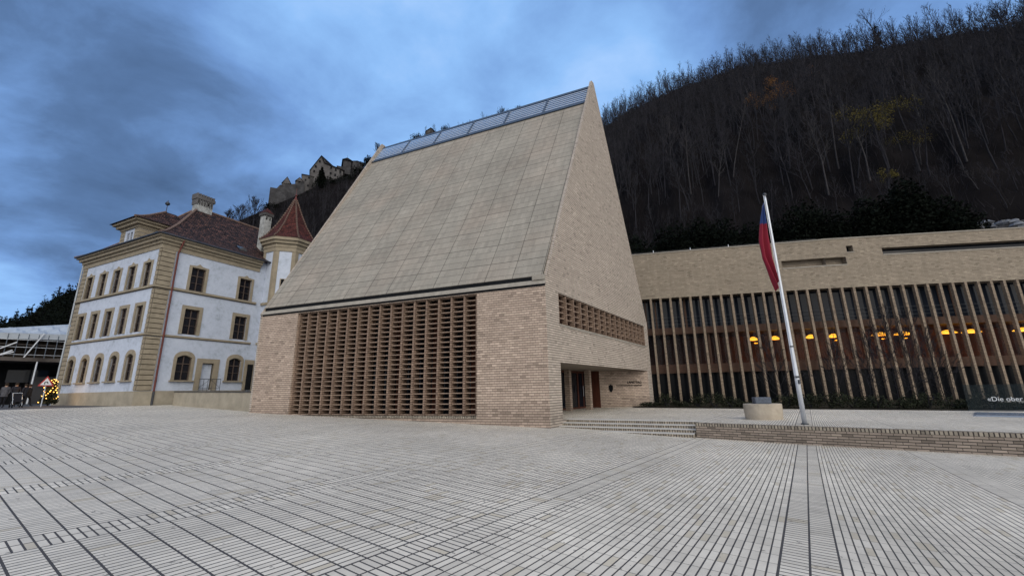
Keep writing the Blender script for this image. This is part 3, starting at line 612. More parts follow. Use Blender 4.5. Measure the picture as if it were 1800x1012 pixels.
# ------------------------------------------------------------------ old government building
O = hit(232.6, 713); O[2] = 0; eR = D(64.99); eL = D(154.99); nR = D(-25.01); nL = D(244.99)
OB = thing('old_government_building', P3(O, .9), 'white three storey villa with ochre corner stones, red tiled roof and turret', 'building')
LL, LR, ZCO = 12.6, 20.0, 12.86
GB = .4
wz = [(2.80, 4.75), (6.38, 8.42), (9.95, 11.88)]; wl = [1.55+2.34*k for k in range(5)]; wr = [2.80, 6.76]
hL = [(x-.5, x+.5, a, b) for x in wl for a, b in wz]; hR = [(x-.53, x+.53, a, b) for x in wr for a, b in wz]+[(4.15, 5.05, 2.05, 4.2)]
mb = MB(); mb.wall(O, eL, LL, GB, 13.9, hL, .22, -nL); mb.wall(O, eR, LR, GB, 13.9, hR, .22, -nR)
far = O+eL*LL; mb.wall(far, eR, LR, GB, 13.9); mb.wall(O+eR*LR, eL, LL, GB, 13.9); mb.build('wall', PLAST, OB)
def band(name, z0, z1, pr, mat, a0=-.0, par=None, off=0):
    mb = MB(); c = O-eL*0; mb.box(P3(O+eR*(-pr*1)+nR*pr*0+nL*0-eL*pr, z0), eL*(LL+2*pr), eR*(pr-.001), ZAX*(z1-z0)); mb.box(P3(O-eL*pr, z0+.0005), eR*7.9, eL*(pr-.001), ZAX*(z1-z0-.001)); mb.build(name, mat, OB)
band('plinth', GB, 2.02, .10, PLIN); band('string_course', 6.08, 6.22, .09, OCH); band('string_course', 9.76, 9.93, .12, OCH)
for z0, z1, pr in ((12.86, 13.25, .06), (13.25, 13.48, .18), (13.48, 13.72, .36), (13.72, 13.92, .52)): band('cornice', z0, z1, pr, OCH)
for z0, z1, pr in ((6.03, 6.08, .05), (9.70, 9.76, .07)): band('string_fillet', z0, z1, pr, OCHD)
def quoins(base_, u, n_, w_, z0, z1, th=.06):
    mb = MB(); z = z0; k = 0
    while z < z1-.05:
        h = min(.365, z1-z); mb.box(P3(base_, z+.02), u*(w_-(.0 if k % 2 else .0)), n_*th, ZAX*(h-.045)); z += .375; k += 1
    return mb
def qpart(mb, b, u, n_, w_, z0, z1): 
    mb.build('corner_stones', OCH, OB); m2 = MB(); m2.box(P3(b, z0), u*w_, n_*.03, ZAX*(z1-z0)); m2.build('stone_joints', OCHD, OB)
for z0, z1 in ((2.05, 6.0), (6.24, 9.68), (9.95, 12.84)):
    qpart(quoins(O-eL*.06, eR, nR*0-eL*0+nR, .92, z0, z1), O, eR, nR, .91, z0, z1)
    qpart(quoins(O+eL*.003, eL, nL, .26, z0, z1), O+eL*.01, eL, nL, .24, z0, z1)
    qpart(quoins(O+eL*(LL-.75), eL, nL, .75, z0, z1), O+eL*(LL-.74), eL, nL, .73, z0, z1)
mb = MB(); c = O+eR*1.06-eL*.16; mb.bar(P3(c, .9), P3(c, 12.7), .065, 8); mb.bar(P3(c, 12.7), P3(c-eL*.35+eR*.1, 13.75), .065, 8); mb.build('downpipe', REDP, OB)
mb = MB(); mb.bar(P3(c, .9), P3(c, 2.0), .075, 8); mb.build('downpipe_shoe', DARKM, OB)
mb = MB(); c = O+eL*(LL+.1)+nL*.1; mb.bar(P3(c, 1), P3(c, 13.4), .06, 8); mb.build('downpipe', TARP, OB)
# windows: prototype in local coords x (right), y (outwards = -y), z up from the sill
def win_proto(kind, w_, h_):
    """returns surround mesh-data list; local frame: x along wall, -y outwards"""
    X = np.array([1., 0, 0]); Yo = np.array([0, -1., 0]); sur = MB(); z0 = np.zeros(3); hw = w_/2
    q = lambda x, z, y=0.: np.array([x, -y, z])
    if kind == 'arch':
        n = 10; inner = [(-hw, 0)]+[(-hw+w_*i/n, h_-.22+.22*math.sin(math.pi*i/n)) for i in range(n+1)]+[(hw, 0)]
        fo = .21; outer = [(-hw-fo, 0)]+[(-(hw+fo)*math.cos(math.pi*i/n), h_-.30+.62*math.sin(math.pi*i/n)**.8) for i in range(n+1)]+[(hw+fo, 0)]
    elif kind == 'block':
        inner = [(-hw, 0), (-hw, h_), (hw, h_), (hw, 0)]; outer = [(-hw-.24, 0), (-hw-.24, h_+.27), (hw+.24, h_+.27), (hw+.24, 0)]
    elif kind == 'door':
        inner = [(-hw, 0), (-hw, h_), (hw, h_), (hw, 0)]; outer = [(-hw-.42, 0), (-hw-.42, h_+.36), (hw+.42, h_+.36), (hw+.42, 0)]
    else:
        inner = [(-hw, 0), (-hw, h_), (-hw*.4, h_), (0, h_), (hw*.4, h_), (hw, h_), (hw, 0)]; outer = [(-hw-.2, 0), (-hw-.2, h_+.14), (-hw*.45, h_+.18), (0, h_+.36), (hw*.45, h_+.18), (hw+.2, h_+.14), (hw+.2, 0)]
    for (a, b, c, d) in zip(inner, inner[1:], outer, outer[1:]):
        pass
    for i in range(len(inner)-1):
        a, b, c, d = inner[i], inner[i+1], outer[i], outer[i+1]
        sur.poly([q(*c, .06), q(*a, .06), q(*b, .06), q(*d, .06)]); sur.poly([q(*c, 0), q(*c, .06), q(*d, .06), q(*d, 0)]); sur.poly([q(*a, .06), q(*a, -.22), q(*b, -.22), q(*b, .06)])
    if kind in ('block', 'arch', 'door'):        # rusticated joints
        for z in np.arange(.28, h_-.1, .30):
            for sx in (-1, 1): sur.box(q(sx*(hw+.01) if sx > 0 else -hw-.20, z, .061), X*.19, Yo*.012, ZAX*.035)
    fr = MB(); y = -.15
    for x0, x1, a, b in ((-hw, -hw+.06, 0, h_), (hw-.06, hw, 0, h_), (-hw+.06, hw-.06, 0, .06), (-hw+.06, hw-.06, h_-.07, h_))+(((-.035, .035, .06, h_-.07),) if kind != 'door' else ()): fr.box(q(x0, a, y), X*(x1-x0), Yo*.05, ZAX*(b-a))
    if kind != 'door':
        for zz, tt in ((h_*.34, .03), (h_*.64, .07)): fr.box(q(-hw+.06, zz, y-.003), X*(hw-.06-.036), Yo*.05, ZAX*tt); fr.box(q(.036, zz, y-.003), X*(hw-.06-.036), Yo*.05, ZAX*tt)
    pn = MB(); pn.box(q(-hw, 0, -.2), X*w_, Yo*.02, ZAX*h_)
    sl = MB(); sl.box(q(-hw-.32, -.10, -.05), X*(w_+.64), Yo*.23, ZAX*.10)
    return sur, fr, pn, sl
def make_win(kind, w_, h_):
    sur, fr, pn, sl = win_proto(kind, w_, h_)
    o = sur.build('door_surround' if kind == 'door' else 'window', OCH, None)
    f = fr.build('frame', WDK if kind != 'door' else OCHD, None); f.parent = o
    p = pn.build('door_leaf' if kind == 'door' else 'pane', GLOLD if kind != 'door' else PLAST, None); p.parent = o
    if kind in ('arch',): s_ = sl.build('sill', OCH, None); s_.parent = o
    return o
cache = {}
def place_win(kind, w_, h_, o_, u_, n_, s_, z):
    key = (kind, w_, h_)
    if key in cache: o = copy_tree(cache[key])
    else: o = make_win(kind, w_, h_); cache[key] = o
    p = P3(o_+u_*s_, z)-np.array(OB.location); o.parent = OB; o.location = Vector(p.tolist())
    # local -y must point along n_
    o.rotation_euler = (0, 0, math.atan2(n_[1], n_[0])+math.pi/2)
for i, x in enumerate(wl):
    for (z0, z1), kd in zip(wz, ('arch', 'block', 'orn')): place_win(kd, 1.0, z1-z0, O, eL, nL, x, z0)
for x in wr:
    for (z0, z1), kd in zip(wz, ('arch', 'block', 'orn')): place_win(kd, 1.06, z1-z0, O, eR, nR, x, z0)
place_win('door', .9, 2.15, O, eR, nR, 4.6, 2.05)
# main hipped roof with kicked eaves
def hip(o_, u_, v_, Lu, Lv, ze, zr, rs, ov=.6, kick=.25, re=None):
    """ridge along u_ at half depth; rs = ridge inset from start; returns profile faces"""
    c = lambda a, b, z: P3(o_+u_*a+v_*b, z); h = Lv/2; re = Lu-rs if re is None else re; mb = MB()
    rings = []
    for f in (0, .10, .22, .45, 1.0):
        z = ze+(zr-ze)*(f**1.22); ins = f; a0 = -ov+(rs+ov)*ins; a1 = Lu+ov-(Lu+ov-re)*ins; b0 = -ov+(h+ov)*ins; b1 = Lv+ov-(h+ov)*ins
        rings.append([c(a0, b0, z), c(a1, b0, z), c(a1, b1, z), c(a0, b1, z)])
    for r0, r1 in zip(rings, rings[1:]):
        for i in range(4): j = (i+1) % 4; mb.poly([r0[i], r0[j], r1[j], r1[i]])
    mb.poly(rings[0][::-1]); return mb, rings
mb, rings = hip(O, eR, eL, LR, LL, 13.92, 19.55, 5.0); rf = mb.build('roof', TILE, OB)
mb = MB()
for a, b in zip(rings, rings[1:]): mb.bar(a[0], b[0], .12, 6); 
for a, b in zip(rings, rings[1:]): mb.bar(a[3], b[3], .12, 6)
mb.bar(rings[-1][0], rings[-1][1], .13, 6); mb.build('ridge_tiles', TILEP, rf)
mb = MB(); g_ = rings[0]; mb.bar(g_[0]-ZAX*.03, g_[1]-ZAX*.03, .07, 6); mb.bar(g_[0]-ZAX*.03, g_[3]-ZAX*.03, .07, 6); mb.build('gutter', DARKM, rf)
def chimney(c, su, sv, z0, z1, cap, slots):
    mb = MB(); mb.box(P3(c-eR*su/2-eL*sv/2, z0), eR*su, eL*sv, ZAX*(z1-z0)); ch = mb.build('chimney', CHIM, rf)
    mb = MB(); mb.box(P3(c-eR*(su/2+.12)-eL*(sv/2+.12), z1), eR*(su+.24), eL*(sv+.24), ZAX*.30); n = 7
    if cap == 'crenel':
        for i in range(n):
            mb.box(P3(c-eR*(su/2+.12)+eR*(su+.24)*i/n-eL*(sv/2+.12), z1+.3), eR*(su+.24)/n*.62, eL*(sv+.24), ZAX*.25)
            mb.box(P3(c-eR*(su/2+.06)+eR*(su+.12)*i/n-eL*(sv/2+.10), z1-.55), eR*.09, eL*(sv+.2), ZAX*.55)
        mb.build('chimney_cap', CWALL, ch)
    else:
        mb.build('chimney_cap', CWALL, ch); m2 = MB(); p = [P3(c+eR*a*(su/2+.14)+eL*b*(sv/2+.14), z1+.3) for a, b in ((-1, -1), (1, -1), (1, 1), (-1, 1))]; top = P3(c, z1+1.0)
        for i in range(4): m2.poly([p[i], p[(i+1) % 4], top])
        m2.poly(p[::-1]); m2.build('chimney_hood', TILER, ch)
    m2 = MB()
    for i in range(slots): m2.box(P3(c-eR*su/2+eR*su*(i+.32)/slots-eL*(sv/2+.005), z1-.45), eR*su/slots*.36, eL*(sv+.01), ZAX*.32)
    m2.build('flue_opening', BLACK, ch)
chimney(O+eR*5.35+eL*6.2, 1.45, .7, 18.6, 20.35, 'crenel', 5)
chimney(O+eR*9.35+eL*2.3, .72, .72, 15.0, 19.5, 'hood', 2)
mb = MB(); c = P3(O+eR*5.6+eL*3.2, 16.52)
p = vpl(426, 437, O+eL*1.0, 64.99); c = P3(p, p[2]); sl_ = (rings[3][0]-rings[2][0]); sl_ = eL*.75+ZAX*.72; mb.box(c-eR*.4-sl_*.35, eR*.8, sl_*.7, np.cross(eR, sl_)*-.1); mb.build('roof_window', GLOLD, rf)
# dormer pavilion over the left front
DC = O+eL*5.55
mb = MB(); hs = [(1.05, 1.45, 14.05, 15.1), (1.75-.35+.25, 1.75+.3, 14.05, 15.1)]
mb.wall(O+eL*4.2, eL, 2.8, 13.6, 15.5, [(.95, 1.33, 14.05, 15.15), (1.47, 1.85, 14.05, 15.15)], .12, -nL); mb.wall(O+eL*4.2, eR, 4.2, 13.6, 15.5); mb.wall(O+eL*7.0, eR, 4.2, 13.6, 15.5); dm = mb.build('dormer', PLAST, OB)
mb = MB(); mb.box(P3(O+eL*4.9+eR*.13, 13.95), eL*1.5, eR*.05, ZAX*1.3); mb.build('dormer_pane', BLACK, dm)
mb = MB()
for z in np.arange(13.95, 15.4, .34):
    mb.box(P3(O+eL*4.15-eR*.05, z), eL*.65, eR*.049, ZAX*.30); mb.box(P3(O+eL*4.15-eR*.001, z), -eL*.001+eL*.049, eR*1.1, ZAX*.30)
mb.build('dormer_stones', OCH, dm); mb = MB()
for z in np.arange(13.95, 15.4, .34): mb.box(P3(O+eL*6.4-eR*.05, z), eL*.65, eR*.049, ZAX*.30)
mb.build('dormer_stones', OCH, dm)
mb = MB()
for z0, z1, pr in ((15.42, 15.62, .12), (15.62, 15.85, .35), (15.85, 16.02, .55)): mb.box(P3(O+eL*(4.2-pr)-eR*pr, z0), eL*(2.8+2*pr), eR*(4.3+pr), ZAX*(z1-z0-.002))
mb.build('dormer_cornice', OCH, dm)
m2, rg = hip(O+eL*4.2, eR, eL, 5.2, 2.8, 16.02, 17.9, 2.2, ov=.72); dr = m2.build('dormer_roof', TILE, dm)
mb = MB(); fp = rg[-1][0]; mb.bar(fp-ZAX*.1, fp+ZAX*1.15, .03, 6); mb.lathe(fp+ZAX*.62, [(.02, 0), (.16, .1), (.2, .2), (.12, .34), (.02, .42)], 10); mb.build('finial', DARKM, dr)
mb = MB()
for a, b in zip(rg, rg[1:]): mb.bar(a[0], b[0], .1, 6)
mb.build('dormer_ridge_tiles', TILEP, dr)
# octagonal turret
TC = O+eR*10.55-eL*.3; TR = 2.22; r0 = R_(64.99)+math.pi/8
tv = lambda R, i, z: np.array([TC[0]+R*math.cos(r0+i*math.pi/4), TC[1]+R*math.sin(r0+i*math.pi/4), z])
mb = MB()
for i in range(8): mb.poly([tv(TR, i, GB), tv(TR, i+1, GB), tv(TR, i+1, 15.4), tv(TR, i, 15.4)])
tu = mb.build('turret', PLAST, OB)
for i in range(8):
    a, b = tv(TR+.05, i, 0), tv(TR+.05, i+1, 0); e = (b-a)/np.linalg.norm(b-a); Lx = np.linalg.norm(b-a); nn = np.array([e[1], -e[0], 0])
    for c_ in (a, b-e*.32):
        mb = MB(); mb.box(P3(c_+e*.005, 2.1), e*.31, -nn*.03, ZAX*13.0)
        mb.box(P3(c_+e*.005, 2.1)-nn*.0, e*.31, nn*.005, ZAX*.01)
        for z in np.arange(2.1, 15.1, .375): mb.box(P3(c_, z)+nn*.004, e*.32, -nn*.06, ZAX*.335)
        mb.build('turret_stones', OCH, tu)
mb = MB(); prof = [(TR+.02, 1.0), (TR+.12, 1.0), (TR+.12, 2.05), (TR+.02, 2.06)]; mb.lathe((TC[0], TC[1], 0), prof, 8, rot=r0, cap=False)
mb.build('turret_plinth', PLIN, tu)
for z0, z1, pr in ((6.05, 6.24, .11), (9.72, 9.95, .13)): mb = MB(); mb.lathe((TC[0], TC[1], 0), [(TR+pr, z0+.001), (TR+pr, z1)], 8, rot=r0); mb.build('turret_string_course', OCH, tu)
mb = MB()
for z0, z1, pr in ((15.0, 15.4, .08), (15.4, 15.75, .14), (15.75, 16.05, .34), (16.05, 16.35, .52)): mb.lathe((TC[0], TC[1], 0), [(TR+pr, z0+.001), (TR+pr, z1)], 8, rot=r0)
mb.build('turret_cornice', OCH, tu)
mb = MB(); mb.lathe((TC[0], TC[1], 0), [(2.80, 16.35), (2.22, 16.95), (1.45, 18.2), (.72, 19.8), (.10, 21.35)], 8, rot=r0); trf = mb.build('turret_roof', TILER, tu)
mb = MB()
pr_ = [(2.80, 16.35), (2.22, 16.95), (1.45, 18.2), (.72, 19.8), (.10, 21.35)]
for i in range(8):
    for (ra, za), (rb, zb) in zip(pr_, pr_[1:]):
        pa, pb_ = tv(ra+.02, i, za), tv(rb+.02, i, zb); m_ = max(2, int(np.linalg.norm(pb_-pa)/.26))
        for k in range(m_): mb.bar(pa+(pb_-pa)*k/m_, pa+(pb_-pa)*(k+.75)/m_, .10, 5, .06)
mb.build('turret_hip_tiles', TILEP, trf)
mb = MB(); c = np.array([TC[0], TC[1], 21.3]); mb.lathe(c, [(.12, 0), (.17, .1), (.08, .25), (.05, .45), (.14, .55), (.02, .7)], 10); mb.bar(c+ZAX*.6, c+ZAX*1.35, .02, 5); mb.build('turret_finial', REDP, trf)
for i in range(8):     # slit windows on the faces that look at the camera
    a, b = tv(TR, i, 0), tv(TR, i+1, 0); m_ = (a+b)/2; e = (b-a)/np.linalg.norm(b-a); nn = m_-TC; nn[2] = 0; nn /= np.linalg.norm(nn)
    if nn@nR > .5 and nn@nL > .0 or nn@nR > .9:
        for z in (10.9, 7.2):
            mb = MB(); mb.box(P3(m_-e*.24+nn*.015, z-.06), e*.48, nn*.04, ZAX*1.42); s_ = mb.build('slit_window', OCH, tu)
            mb = MB(); mb.box(P3(m_-e*.14+nn*.056, z), e*.28, nn*.01, ZAX*1.3); mb.build('pane', BLACK, s_)
pd = O+eR*8.05; 
mb = MB(); mb.box(P3(pd-eL*.05-eR*.45, 2.05), eR*.8, -eL*.12, ZAX*2.6); po = mb.build('door_surround', OCH, OB)
mb = MB(); mb.box(P3(pd-eL*.18-eR*.25, 2.05), eR*.5, -eL*.02, ZAX*2.2); mb.build('door_leaf', BLACK, po)
# ramp wall, raised forecourt and railing at its foot
ra, rb = hit(303, 712), hit(433, 722.5); ra2 = vpl(303, 689, ra, math.degrees(math.atan2((rb-ra)[1], (rb-ra)[0]))); rb2 = vpl(434, 690, ra, math.degrees(math.atan2((rb-ra)[1], (rb-ra)[0])))
rd = (rb-ra)*1.; rd[2] = 0; RLn = np.linalg.norm(rd); rd /= RLn; rn = np.array([-rd[1], rd[0], 0])
r = thing('forecourt_wall', P3(ra, .6), 'low cream rendered wall between the villa door and the brick hall', 'wall')
zt0, zt1 = ra2[2], rb2[2]
mb = MB(); q = [P3(ra, .1), P3(ra+rd*(RLn+1.5), .1), P3(ra+rd*(RLn+1.5), zt1), P3(ra, zt0)]; mb.poly(q); mb.poly([p+rn*.35 for p in q[::-1]])
for i in range(4): mb.poly([q[i], q[(i+1) % 4], q[(i+1) % 4]+rn*.35, q[i]+rn*.35])
mb.box(P3(ra, .1)+rn*.351, -rd*.0+rd*.35, rn*3.4, ZAX*(zt0-.12)); mb.build('rendered_wall', PLIN, r)
mb = MB(); q = [P3(ra-rn*.04-rd*.04, zt0+.002), P3(ra-rn*.04+rd*(RLn+1.5), zt1+.002)]; mb.poly([q[0], q[1], q[1]+rn*.43, q[0]+rn*.43]); mb.poly([q[0], q[1], q[1]+ZAX*.07, q[0]+ZAX*.07]); mb.poly([q[0]+ZAX*.07, q[1]+ZAX*.07, q[1]+rn*.43+ZAX*.07, q[0]+rn*.43+ZAX*.07]); mb.build('wall_coping', CSTONE, r)
rl0 = O+eR*3.6-eL*1.0; r = thing('iron_railing', P3(rl0, 1.9), 'small dark iron railing in front of the villa side door', 'railing')
mb = MB()
for k in range(6): mb.bar(P3(rl0+eR*k*.32, 1.8), P3(rl0+eR*k*.32, 2.9), .018, 5)
mb.bar(P3(rl0, 2.9), P3(rl0+eR*1.6, 2.9), .025, 5); mb.bar(P3(rl0, 2.2), P3(rl0+eR*1.6, 2.2), .015, 5); mb.bar(P3(rl0, 2.2), P3(rl0+eR*.8, 2.9), .012, 4); mb.bar(P3(rl0+eR*.8, 2.9), P3(rl0+eR*1.6, 2.2), .012, 4); mb.build('railing_bars', DARKM, r)
#HILL
# ------------------------------------------------------------------ hill
SKP = [(-60, 575, 0), (0, 575, 0), (60, 552, 0), (100, 522, 0), (140, 507, 0), (200, 500, 0), (300, 478, 0), (380, 405, 0), (480, 362, 0), (570, 318, 0), (640, 300, 0), (700, 262, 0), (760, 245, 0), (870, 222, 0), (950, 225, 0), (1060, 228, 0), (1100, 200, 0), (1180, 163, 0), (1300, 120, 0), (1400, 107, 0), (1540, 90, 0), (1650, 68, 0), (1800, 45, 0), (1950, 20, 0)]
sa = []; stn = []
for px, py, _ in SKP:
    d = ray(px, py); sa.append(math.degrees(math.atan2(d[1], d[0]))); stn.append(d[2]/math.hypot(d[0], d[1]))
sa = np.array(sa)[::-1]; stn = np.array(stn)[::-1]
def prm(az):
    tn = np.interp(az, sa, stn)
    rr = np.interp(az, [20, 80, 100, 112, 122, 128, 138, 160], [250, 250, 270, 285, 275, 330, 420, 420])
    r0 = np.interp(az, [20, 35, 50, 82, 95, 120, 128, 160], [72, 66, 57, 53, 60, 80, 130, 190])
    z0 = np.interp(az, [20, 35, 50, 82, 95, 120, 160], [1.6+.222*72, 1.6+.222*66, 1.6+.215*57, 12.6, 8, 3, 1.2])
    return tn, rr, r0, z0
def hz(az, r):
    tn, rr, r0, z0 = prm(az); zr = 1.6+rr*tn
    f = np.clip((r-r0)/(rr-r0), 0, 1); z = z0+(zr-z0)*(f**np.interp(az, [20, 90, 120, 160], [1.0, 1.0, 1.35, 1.3]))
    z = np.where(r > rr, zr-(r-rr)*.35, z)
    w_ = np.sin(np.pi*np.clip(f, 0, 1)); z = z+w_*(2.2*np.sin(az*.9+r*.05)+1.6*np.sin(az*2.3-r*.09)+1.1*np.sin(az*.31*r*.02+r*.21))
    return z
azs = np.linspace(12, 165, 210); rad = np.concatenate([[0], np.linspace(0.001, 1, 46), [1.08, 1.3, 1.7]])
mb = MB()
for a in azs:
    tn, rr, r0, z0 = prm(a)
    for k, f in enumerate(rad):
        r = r0+(rr-r0)*f; z = float(hz(a, r)) if k else -1.0
        if k == 0: r -= .5
        p = D(a)*r; mb.v.append((p[0], p[1], z))
n_ = len(rad)
for i in range(len(azs)-1):
    for j in range(n_-1): mb.f.append((i*n_+j, i*n_+j+1, (i+1)*n_+j+1, (i+1)*n_+j))
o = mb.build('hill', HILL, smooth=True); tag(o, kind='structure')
# ------------------------------------------------------------------ trees
def rot_about(d, ax, an):
    ax = ax/np.linalg.norm(ax); return d*math.cos(an)+np.cross(ax, d)*math.sin(an)+ax*(ax@d)*(1-math.cos(an))
def bare_tree(seed, H=14., spread=.55, trunk=.16, nb=15, twig=10, first=.35, levels=2, tw=.022, thin=1.):
    rg = np.random.default_rng(seed); V = []; Fc = []
    def cone(p, q, r1, r2, n=3):
        d = q-p; L = np.linalg.norm(d)
        if L < 1e-4: return
        d = d/L; a = np.cross(d, [.3, .5, .81]); a /= np.linalg.norm(a); b = np.cross(d, a); k = len(V)
        for c, rr in ((p, r1), (q, r2)):
            for i in range(n): th = 2*math.pi*i/n; V.append(c+rr*(a*math.cos(th)+b*math.sin(th)))
        for i in range(n): j = (i+1) % n; Fc.append((k+i, k+j, k+n+j)); Fc.append((k+i, k+n+j, k+n+i))
    def blade(p, q, r):
        d = q-p; a = np.cross(d, rg.normal(size=3)); a /= (np.linalg.norm(a)+1e-9); k = len(V); V.extend([p-a*r, p+a*r, q]); Fc.append((k, k+1, k+2))
    ax = [np.zeros(3)]; d = np.array([0, 0, 1.]); n = 7
    for i in range(n): d = d+rg.normal(size=3)*.05; d /= np.linalg.norm(d); ax.append(ax[-1]+d*H/n)
    for i in range(n): cone(ax[i], ax[i+1], trunk*(1-i/n)**.8+.02*thin, trunk*(1-(i+1)/n)**.8+.02*thin, 5)
    def pt(f): x = f*n; i = min(n-1, int(x)); return ax[i]+(ax[i+1]-ax[i])*(x-i)
    def branch(p, d, L, r, lev):
        m = 4; pts = [p]
        for i in range(m): d = d+rg.normal(size=3)*.13+np.array([0, 0, .09]); d = d/np.linalg.norm(d); pts.append(pts[-1]+d*L/m)
        for i in range(m): cone(pts[i], pts[i+1], max(.008, r*(1-i/m)), max(.006, r*(1-(i+1)/m)), 3)
        if lev < levels:
            for k in range(4 if lev == 1 else 3):
                f = .25+.7*rg.random(); i = min(m-1, int(f*m)); q = pts[i]+(pts[i+1]-pts[i])*(f*m-i)
                dd = rot_about(d, rg.normal(size=3), .45+.35*rg.random()); branch(q, dd, L*(.62-.25*f+.1*rg.random()), r*.5, lev+1)
        for k in range(twig):
            f = .3+.7*rg.random(); i = min(m-1, int(f*m)); q = pts[i]+(pts[i+1]-pts[i])*(f*m-i)
            dd = rot_about(d, rg.normal(size=3), .25+.5*rg.random()); blade(q, q+(dd+np.array([0, 0, .15]))*L*(.14+.20*rg.random()), tw)
    for k in range(nb):
        f = first+(1-first)*(k+.5)/nb; az = k*2.4+rg.random(); el = .55+.55*f+.2*rg.random()
        dd = np.array([math.cos(az)*math.cos(el), math.sin(az)*math.cos(el), math.sin(el)])
        branch(pt(min(.99, f)), dd, H*spread*(1.05-f)*(.75+.4*rg.random())+H*.07, (trunk*.42*(1-f)+.03)*thin, 1)
    return np.array(V), np.array(Fc, int)
def tri_obj(name, V, Fc, mat, parent=None):
    me = bpy.data.meshes.new(name); me.vertices.add(len(V)); me.vertices.foreach_set('co', V.ravel()); nf_ = len(Fc)
    me.loops.add(nf_*3); me.loops.foreach_set('vertex_index', Fc.ravel().astype(np.int32)); me.polygons.add(nf_)
    me.polygons.foreach_set('loop_start', np.arange(0, nf_*3, 3, dtype=np.int32)); me.polygons.foreach_set('loop_total', np.full(nf_, 3, np.int32)); me.update(calc_edges=True)
    me.materials.append(mat); o = bpy.data.objects.new(name, me); C.objects.link(o)
    if parent is not None: o.parent = parent
    return o
def leaves(seed, n, blobs, size):
    rg = np.random.default_rng(seed); bl = np.array(blobs, float); idx = rg.integers(0, len(bl), n); u = rg.normal(size=(n, 3)); u /= np.linalg.norm(u, axis=1)[:, None]
    c = bl[idx, :3]+u*(rg.random(n)**.45)[:, None]*bl[idx, 3:6]
    a = rg.normal(size=(n, 3)); a /= np.linalg.norm(a, axis=1)[:, None]; b = np.cross(a, rg.normal(size=(n, 3))); b /= np.linalg.norm(b, axis=1)[:, None]; s = size*(.6+.8*rg.random(n))[:, None]
    V = np.stack([c-a*s, c+a*s, c+b*s*1.3, ], 1).reshape(-1, 3); return V, np.arange(3*n).reshape(-1, 3)
protos = [bare_tree(10+i, H=13+1.4*(i % 3), spread=.27+.05*(i % 3), trunk=.095+.02*(i % 2), nb=12+i % 3, twig=8, first=.34, levels=2, tw=.03) for i in range(6)]
pm_obj = []
def forest_tree(i, p, s, rz, mat=None, label=None, group=None, name='bare_tree'):
    V, Fc = protos[i]
    if len(pm_obj) <= i or pm_obj[i] is None: pass
    key = (i, mat.name); 
    if key not in fm_cache:
        o = tri_obj(name, V, Fc, mat); fm_cache[key] = o.data
    else: o = bpy.data.objects.new(name, fm_cache[key]); C.objects.link(o)
    o.location = p; o.scale = (s, s, s); o.rotation_euler = (rng.normal()*.04, rng.normal()*.04, rz); tag(o, label, 'tree', group); return o
fm_cache = {}
cand = []
rg = np.random.default_rng(5)
def can_see(az, r): return True
N = 0
for _ in range(6500):
    az = rg.uniform(26, 131); tn, rr, r0, z0 = prm(az)
    r = math.sqrt(rg.uniform((r0+6)**2, (rr+22)**2))
    if az < 80 and r < r0+6: continue
    if 84 < az < 104 and r < rr*.8: continue      # wholly behind the hall
    if 80 < az <= 84 and r < 120: continue
    if 104 < az < 124 and r > rr*.93: continue     # castle rock stays clear
    p = D(az)*r; cand.append((az, r, p[0], p[1], float(hz(az, r))-.3))
for az in np.arange(27, 84, .75):                   # the crest, tree by tree
    a = az+rg.uniform(-.2, .2); tn, rr, r0, z0 = prm(a); r = rr+rg.uniform(-8, 2); p = D(a)*r; cand.append((a, r, p[0], p[1], float(hz(a, r))-.4))
kept = []; KP = np.full((len(cand), 2), 1e9)
for c in cand:
    n_k = len(kept)
    if n_k == 0 or ((KP[:n_k, 0]-c[2])**2+(KP[:n_k, 1]-c[3])**2).min() > (2.7 if c[1] < prm(c[0])[1]-10 else 1.6)**2: KP[n_k] = c[2:4]; kept.append(c)
kept.sort(key=lambda c: c[1])
big = [k for k in kept if k[0] < 84]; oth = [k for k in kept if k[0] >= 84]
ind = big[:230]+oth[:60]; rest = big[230:]+oth[60:]
crest = [k for k in rest]
for j, (az, r, x, y, z) in enumerate(ind):
    forest_tree(j % 6, (x, y, z), (.30+.2*rg.random()) if r < prm(az)[2]+17 else .62+.42*rg.random() if r < 110 else .75+.4*rg.random(), rg.uniform(0, 6.28), BARKP if rg.random() < .05 else BARK, 'leafless dark tree standing among many like it on the wooded slope', 'bare trees on the wooded slope')
VV, FF = [], []; n0 = 0
for j, (az, r, x, y, z) in enumerate(rest):
    V, Fc = protos[j % 6]; s = (.55+.65*rg.random()**1.5)*(1.0 if az < 84 else .75); a = rg.uniform(0, 6.28); ca, sa_ = math.cos(a), math.sin(a)
    W = V*s; W = np.stack([W[:, 0]*ca-W[:, 1]*sa_+x, W[:, 0]*sa_+W[:, 1]*ca+y, W[:, 2]+z], 1); VV.append(W); FF.append(Fc+n0); n0 += len(V)
print('TREES', len(kept), 'rest', len(rest), 'faces', sum(map(len, FF)))
o = tri_obj('distant_wood', np.concatenate(VV), np.concatenate(FF), BARK); tag(o, 'leafless wood covering the upper hillside up to the skyline', 'wood', kind='stuff')
